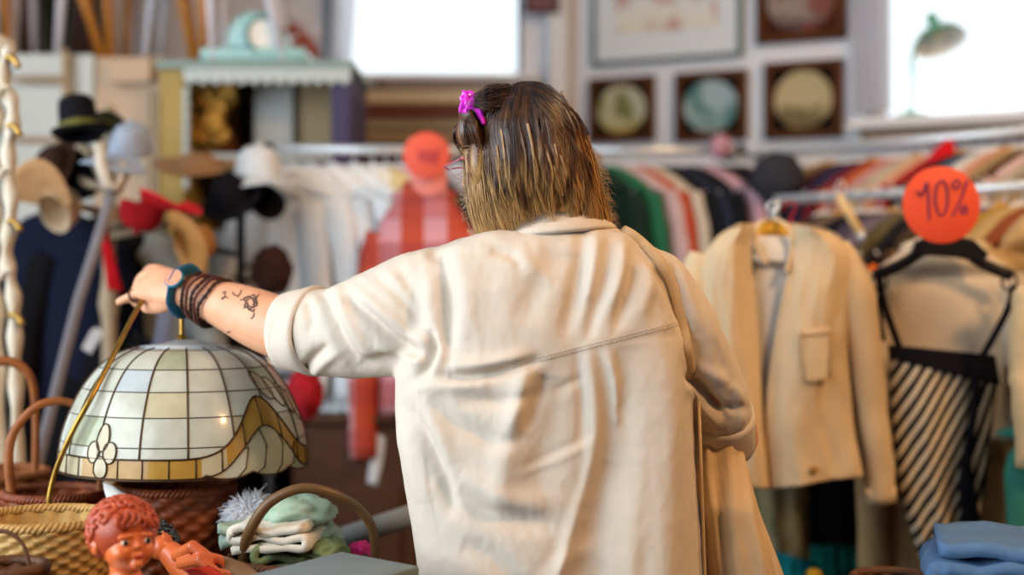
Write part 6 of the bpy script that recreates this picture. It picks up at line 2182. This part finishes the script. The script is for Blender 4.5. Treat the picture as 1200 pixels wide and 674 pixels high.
# ---- striped dress on a black hanger over a white blouse and a long beige coat
DRD = 3.0
hanger('coat_hanger', 'thick black plastic hanger carrying the striped dress under the 10% disc', P(1105, 262, DRD), 0, .148, HANG_P, slope=.02, thick=.009)
mk_h = bpy.data.objects[[o.name for o in bpy.data.objects if o.name.startswith('coat_hanger')][-1]]
last_h = [o for o in bpy.data.objects if o.get('label') == 'thick black plastic hanger carrying the striped dress under the 10% disc'][0]
V, f = prism([((x - 1105) * DRD / F, (337 - y) * DRD / F + CH) for x, y in ((1072, 283), (1090, 276), (1120, 276), (1140, 281), (1158, 298), (1150, 308), (1120, 302), (1090, 300), (1066, 302))], .022, .004)
mk('hanger_yoke', [p + Vector(((1105 - 600) * DRD / F, DRD, 0)) for p in V], f, HANG_P, last_h, 'auto')
for x in (1031, 1183):
    mk('strap_notch', *tube([P(x + 9 * math.cos(a), 330 + 11 * math.sin(a), DRD - .004) for a in [2 * PI * k / 18 for k in range(18)]], .003, 6, True), HANG_P, last_h)
bl = garment('white_blouse', 'off white jersey blouse hanging behind the striped dress', 'blouse', P(1105, 250, 3.1), 0, .155, .5, .04, M('blouse_white', '#d3c6b2', rough=.85, var=.06, bump=.35, bscale=40), sleeve=.3, seed=92, slope=.05, sl_r=.05, long_sleeve_out=.02)
garment('long_coat', 'long beige cardigan hanging behind the white blouse', 'coat', P(1112, 250, 3.19), 0, .16, .98, .04, cloth('#c3a679'), sleeve=.66, seed=93, slope=.05, long_sleeve_out=.02)
hanger('coat_hanger', 'wooden hanger of the long beige cardigan behind the blouse', P(1112, 250, 3.19), 0, .15, HANG_W)
BLKJ = cloth('#141119')
ST1 = stripes('dress_stripe', '#17131c', '#d9cbb0', math.radians(-31), 47)
ST2 = stripes('dress_stripe_side', '#17131c', '#d9cbb0', math.radians(-20), 44)
ds = thing('striped_dress', 'black and cream diagonally striped strappy dress on a black hanger', 'dress', P(1100, 660, DRD))
mk('skirt_panel', *sheet([(1042, 412), (1044, 470), (1050, 540), (1060, 600), (1080, 660)], [(1147, 420), (1140, 480), (1134, 540), (1132, 580), (1138, 628)], DRD - .01, 24, 50, .03, .003, .004, 2, 2), ST1, ds)
mk('side_panel', *sheet([(1140, 430), (1136, 500), (1132, 560), (1138, 622)], [(1168, 446), (1160, 500), (1154, 560), (1146, 622)], DRD + .005, 14, 40, .01, .003, .003, 1, 5), ST2, ds)
mk('back_panel', *sheet([(1044, 412), (1046, 470), (1052, 540), (1062, 600), (1082, 655)], [(1170, 440), (1162, 500), (1156, 560), (1150, 600), (1145, 625)], DRD + .035, 20, 30, -.005, .003, .003), BLKJ, ds)
mk('bodice_band', *sheet([(1041, 404), (1042, 420)], [(1166, 416), (1172, 452)], DRD - .015, 24, 8, .03, .005, .001), BLKJ, ds)
mk('front_trim', *sheet([(1140, 424), (1137, 480), (1127, 540), (1124, 575), (1130, 628)], [(1150, 424), (1146, 480), (1138, 535), (1142, 570), (1150, 618)], DRD - .035, 8, 40, .004, .004, .001), BLKJ, ds)
for a in ([(1030, 322), (1034, 350), (1044, 380), (1054, 408)], [(1188, 334), (1182, 360), (1166, 392), (1150, 420)]):
    mk('strap', *tube([P(x, y, DRD - .012) for x, y in catmull(a, 12)], [(.0028, .0078)] * 12, 8, up=(0, 1, 0)), BLKJ, ds)
mk('strap', *tube([P(x, y, DRD + .02) for x, y in catmull([(1034, 330), (1030, 360), (1036, 400)], 12)], [(.002, .005)] * 12, 8, up=(0, 1, 0)), BLKJ, ds)

# beige coat at the edge, teal trousers under it
garment('beige_coat', 'pale beige coat at the very edge beside the striped dress', 'coat', P(1262, 250, 2.84), math.radians(8), .1, .42, .04, cloth('#d3b78c'), sleeve=.34, seed=95, slope=.06, sl_r=.045, long_sleeve_out=.015)
hanger('coat_hanger', 'wooden hanger of the pale beige coat at the edge', P(1262, 250, 2.84), math.radians(8), .1, HANG_W)
garment('teal_trousers', 'teal knitted garment hanging low at the edge beside the striped dress', 'garment', P(1216, 470, 2.98), 0, .07, .28, .03, cloth('#3d8a78'), seed=96)
# the discount disc
DC = P(1103, 240, 2.84)
sgn = disc(DC, .0775, .003, M('coral_disc', '#e2502f', rough=.55, var=.06, nscale=8, bump=0), 'discount_disc', 'round orange red discount disc reading 10% above the striped dress', 'sign', (0, -1, .06))
PUR = M('purple_marker', '#5a1e52', rough=.5, bump=0, var=.05)
mb = MB()


def ink(st, r=.0021, n=16):
    mb.add(tube([P(x, y, 2.84 - .0032) + Vector((0, 0, 0)) for x, y in catmull(st, n)], [(r, .0008)] * n, 6, up=(1, 0, 0)))


ink([(1073.5, 224), (1077, 227), (1078, 229)], .0022)
ink([(1079, 231), (1083, 222), (1086, 214)], .0020)
ink([(1086, 213), (1088, 230), (1088.5, 246), (1089, 258)], .0022)
ink([(1096 + 0, 236), (1097, 222), (1101, 213), (1107, 213), (1110, 222), (1110.5, 236), (1108, 247), (1103, 253), (1098.5, 248), (1096, 236)], .0021, 34)
ink([(1134, 210), (1128, 228), (1122, 242), (1116, 254)], .0019)
ink([(1121 + 4.2 * math.cos(a), 216 + 5 * math.sin(a)) for a in [2 * PI * k / 10 for k in range(11)]], .0018, 24)
ink([(1129.5 + 3.6 * math.cos(a), 246 + 4.2 * math.sin(a)) for a in [2 * PI * k / 10 for k in range(11)]], .0022, 24)
mb.build('lettering', PUR, sgn, label='purple handwritten 10%')
mk('disc_tie', *tube([P(1104, 197, 2.845), P(1106, 215, 2.87), P(1105, 262, 2.93)], .0012, 5), HANG_P, sgn)

# ---- clothes under the cream jacket
mkc = lambda name, label, cat, L, R, D, c, **kw: mk(name, *sheet(L, R, D, 20, 30, **kw), cloth(c), None, True, None, label, cat)
mkc('trousers', 'grey green trousers hanging below the cream jacket', 'trousers', [(862, 552), (872, 600), (886, 650), (890, 760)], [(945, 552), (948, 610), (950, 660), (952, 760)], 3.32, '#8f8764', bulge=.03, th=.006, amp=.008, freq=2.5)
bk_ = mkc('waistcoat', 'black buttoned waistcoat hanging below the cream jacket', 'waistcoat', [(940, 548), (939, 600), (942, 640)], [(1016, 545), (1014, 600), (1010, 636)], 3.36, '#141015', bulge=.03, th=.006, amp=.004)
for y in (584, 617):
    mk('button', *ell(P(948, y, 3.335), (.006, .004, .006), 12, 8), M('pearl_button', '#9a928c', rough=.2, bump=0), bk_, label='pale button')
mkc('skirt', 'teal green skirt under the black waistcoat', 'skirt', [(948, 625), (950, 660), (950, 780)], [(1014, 618), (1016, 660), (1018, 780)], 3.42, '#178a80', bulge=.02, th=.006, amp=.006)
mkc('turquoise_scarf', 'deep turquoise cloth lying below the grey green trousers', 'cloth', [(898, 644), (900, 665), (904, 720)], [(960, 660), (966, 680), (966, 720)], 3.2, '#0e7f92', bulge=.03, th=.008, amp=.006)
crumple(P(954, 673, 3.1), (.016, .016, .01), cloth('#d8b02a'), 'yellow_cloth', 'small yellow cloth at the bottom beside the turquoise one', 'cloth', 2)
mkc('patterned_scarf', 'brown and grey scarf hanging between the jacket sleeve and the dress', 'scarf', [(1012, 600), (1014, 640), (1018, 720)], [(1040, 600), (1040, 640), (1042, 720)], 3.3, '#6f6258', bulge=.01, th=.006, amp=.005)
crumple(P(1025, 633, 3.24), (.018, .02, .014), cloth('#b5482a'), 'orange_cloth', 'rust orange scrap of cloth pinned on the brown and grey scarf', 'cloth', 3)
garment('dark_coat', 'long dark coat low behind the black waistcoat', 'coat', P(985, 470, 3.55), 0, .22, .9, .05, cloth('#17131a'), seed=99)
garment('dark_coat', 'long dark brown coat low behind the striped dress', 'coat', P(1150, 470, 3.4), 0, .2, .9, .05, cloth('#241a18'), seed=98)

# ---- side table with folded jeans and a basket
t2 = thing('side_table', 'dark wooden side table carrying the folded jeans', 'table', (.66, 2.25, 0))
mk('table_top', *box((.70, 2.35, .82), (.52, .6, .035), .006), wood_dark, t2, False)
for sx in (-1, 1):
    for sy in (-1, 1):
        mk('leg', *box((.70 + sx * .22, 2.35 + sy * .26, .4), (.045, .045, .8), .006), wood_dark, t2, False)
JN = M('denim_blue', '#5d7fa6', rough=.9, var=.15, nscale=60, bump=.4, bscale=600, col2='#456890')
jc = P(1192, 690, 2.15)
jn = folded((jc.x, jc.y + .06, .945), (.20, .2, .105), 4, math.radians(-14), 'folded_jeans', 'pale blue folded jeans on the side table under the striped dress', JN, 6, None, -.0)
folded((jc.x + .01, jc.y + .06, .866), (.22, .24, .055), 2, math.radians(-10), 'folded_jeans', 'lower pair of folded jeans under the pale blue ones', cloth('#2f4468'), 7)
c7 = P(1044, 680, 2.35)
b7 = bask('wicker_basket', 'brown wicker basket just peeping up beside the folded jeans', (c7.x, c7.y, .8375), None)
wicker(b7, (c7.x, c7.y, .8375), .055, .062, c7.z - .8375, W_BRN, 8, 22, .7)
# ================================================================ light and camera
w = bpy.data.worlds.new('World'); SC.world = w
w.use_nodes = True
bg = w.node_tree.nodes['Background']
bg.inputs['Color'].default_value = (0.86, 0.94, 1.0, 1)
bg.inputs['Strength'].default_value = 1.5


def area(name, loc, target, sx, sy, power, col):
    L = bpy.data.lights.new(name, 'AREA'); L.shape = 'RECTANGLE'; L.size = sx; L.size_y = sy; L.energy = power; L.color = col
    o = bpy.data.objects.new(name, L); COL.objects.link(o)
    o.location = loc
    o.rotation_euler = (Vector(target) - Vector(loc)).to_track_quat('-Z', 'Y').to_euler()
    return o


# bright sky beyond the two windows, high outside and shining down into the shop
area('window_daylight', ((WX0 + WX1) / 2, 6.3, 3.95), ((WX0 + WX1) / 2 + .1, 2.6, 1.5), 1.6, 1.0, 320, (.86, .94, 1))
c = WBC + WDIR * ((S0 + S1) / 2) - WNRM * 1.1
area('window_daylight', (c.x, c.y, 4.0), (c + WNRM * 3.2 + Vector((0, 0, 1.4))), 1.6, 1.0, 320, (.88, .95, 1))
# the big window in the left wall
area('window_daylight', (-2.45, 0.9, 1.9), (0, 2.4, 1.3), 3.5, 2.0, 150, (.80, .91, 1))
# warm ceiling lamps of the shop
area('ceiling_lamp', (1.9, 0.7, 3.25), (0.6, 2.4, 1.0), .4, .4, 84, (1, .56, .25))
area('ceiling_lamp', (1.6, 2.3, 3.25), (1.3, 3.2, 1.0), .4, .4, 22, (1, .74, .46))

cam = bpy.data.cameras.new('camera'); co_ = bpy.data.objects.new('camera', cam); COL.objects.link(co_)
co_.location = (0, 0, CH); co_.rotation_euler = (PI / 2, 0, 0)
cam.sensor_width = 36; cam.lens = 36 * F / 1200
cam.dof.use_dof = True; cam.dof.focus_distance = 2.14; cam.dof.aperture_fstop = 1.4
cam.dof.aperture_blades = 0
SC.camera = co_
SC.view_settings.view_transform = 'Standard'; SC.view_settings.look = 'None'
SC.view_settings.gamma = 1; SC.view_settings.exposure = 0.08
SC.view_settings.use_curve_mapping = False
SC.cycles.use_denoising = True
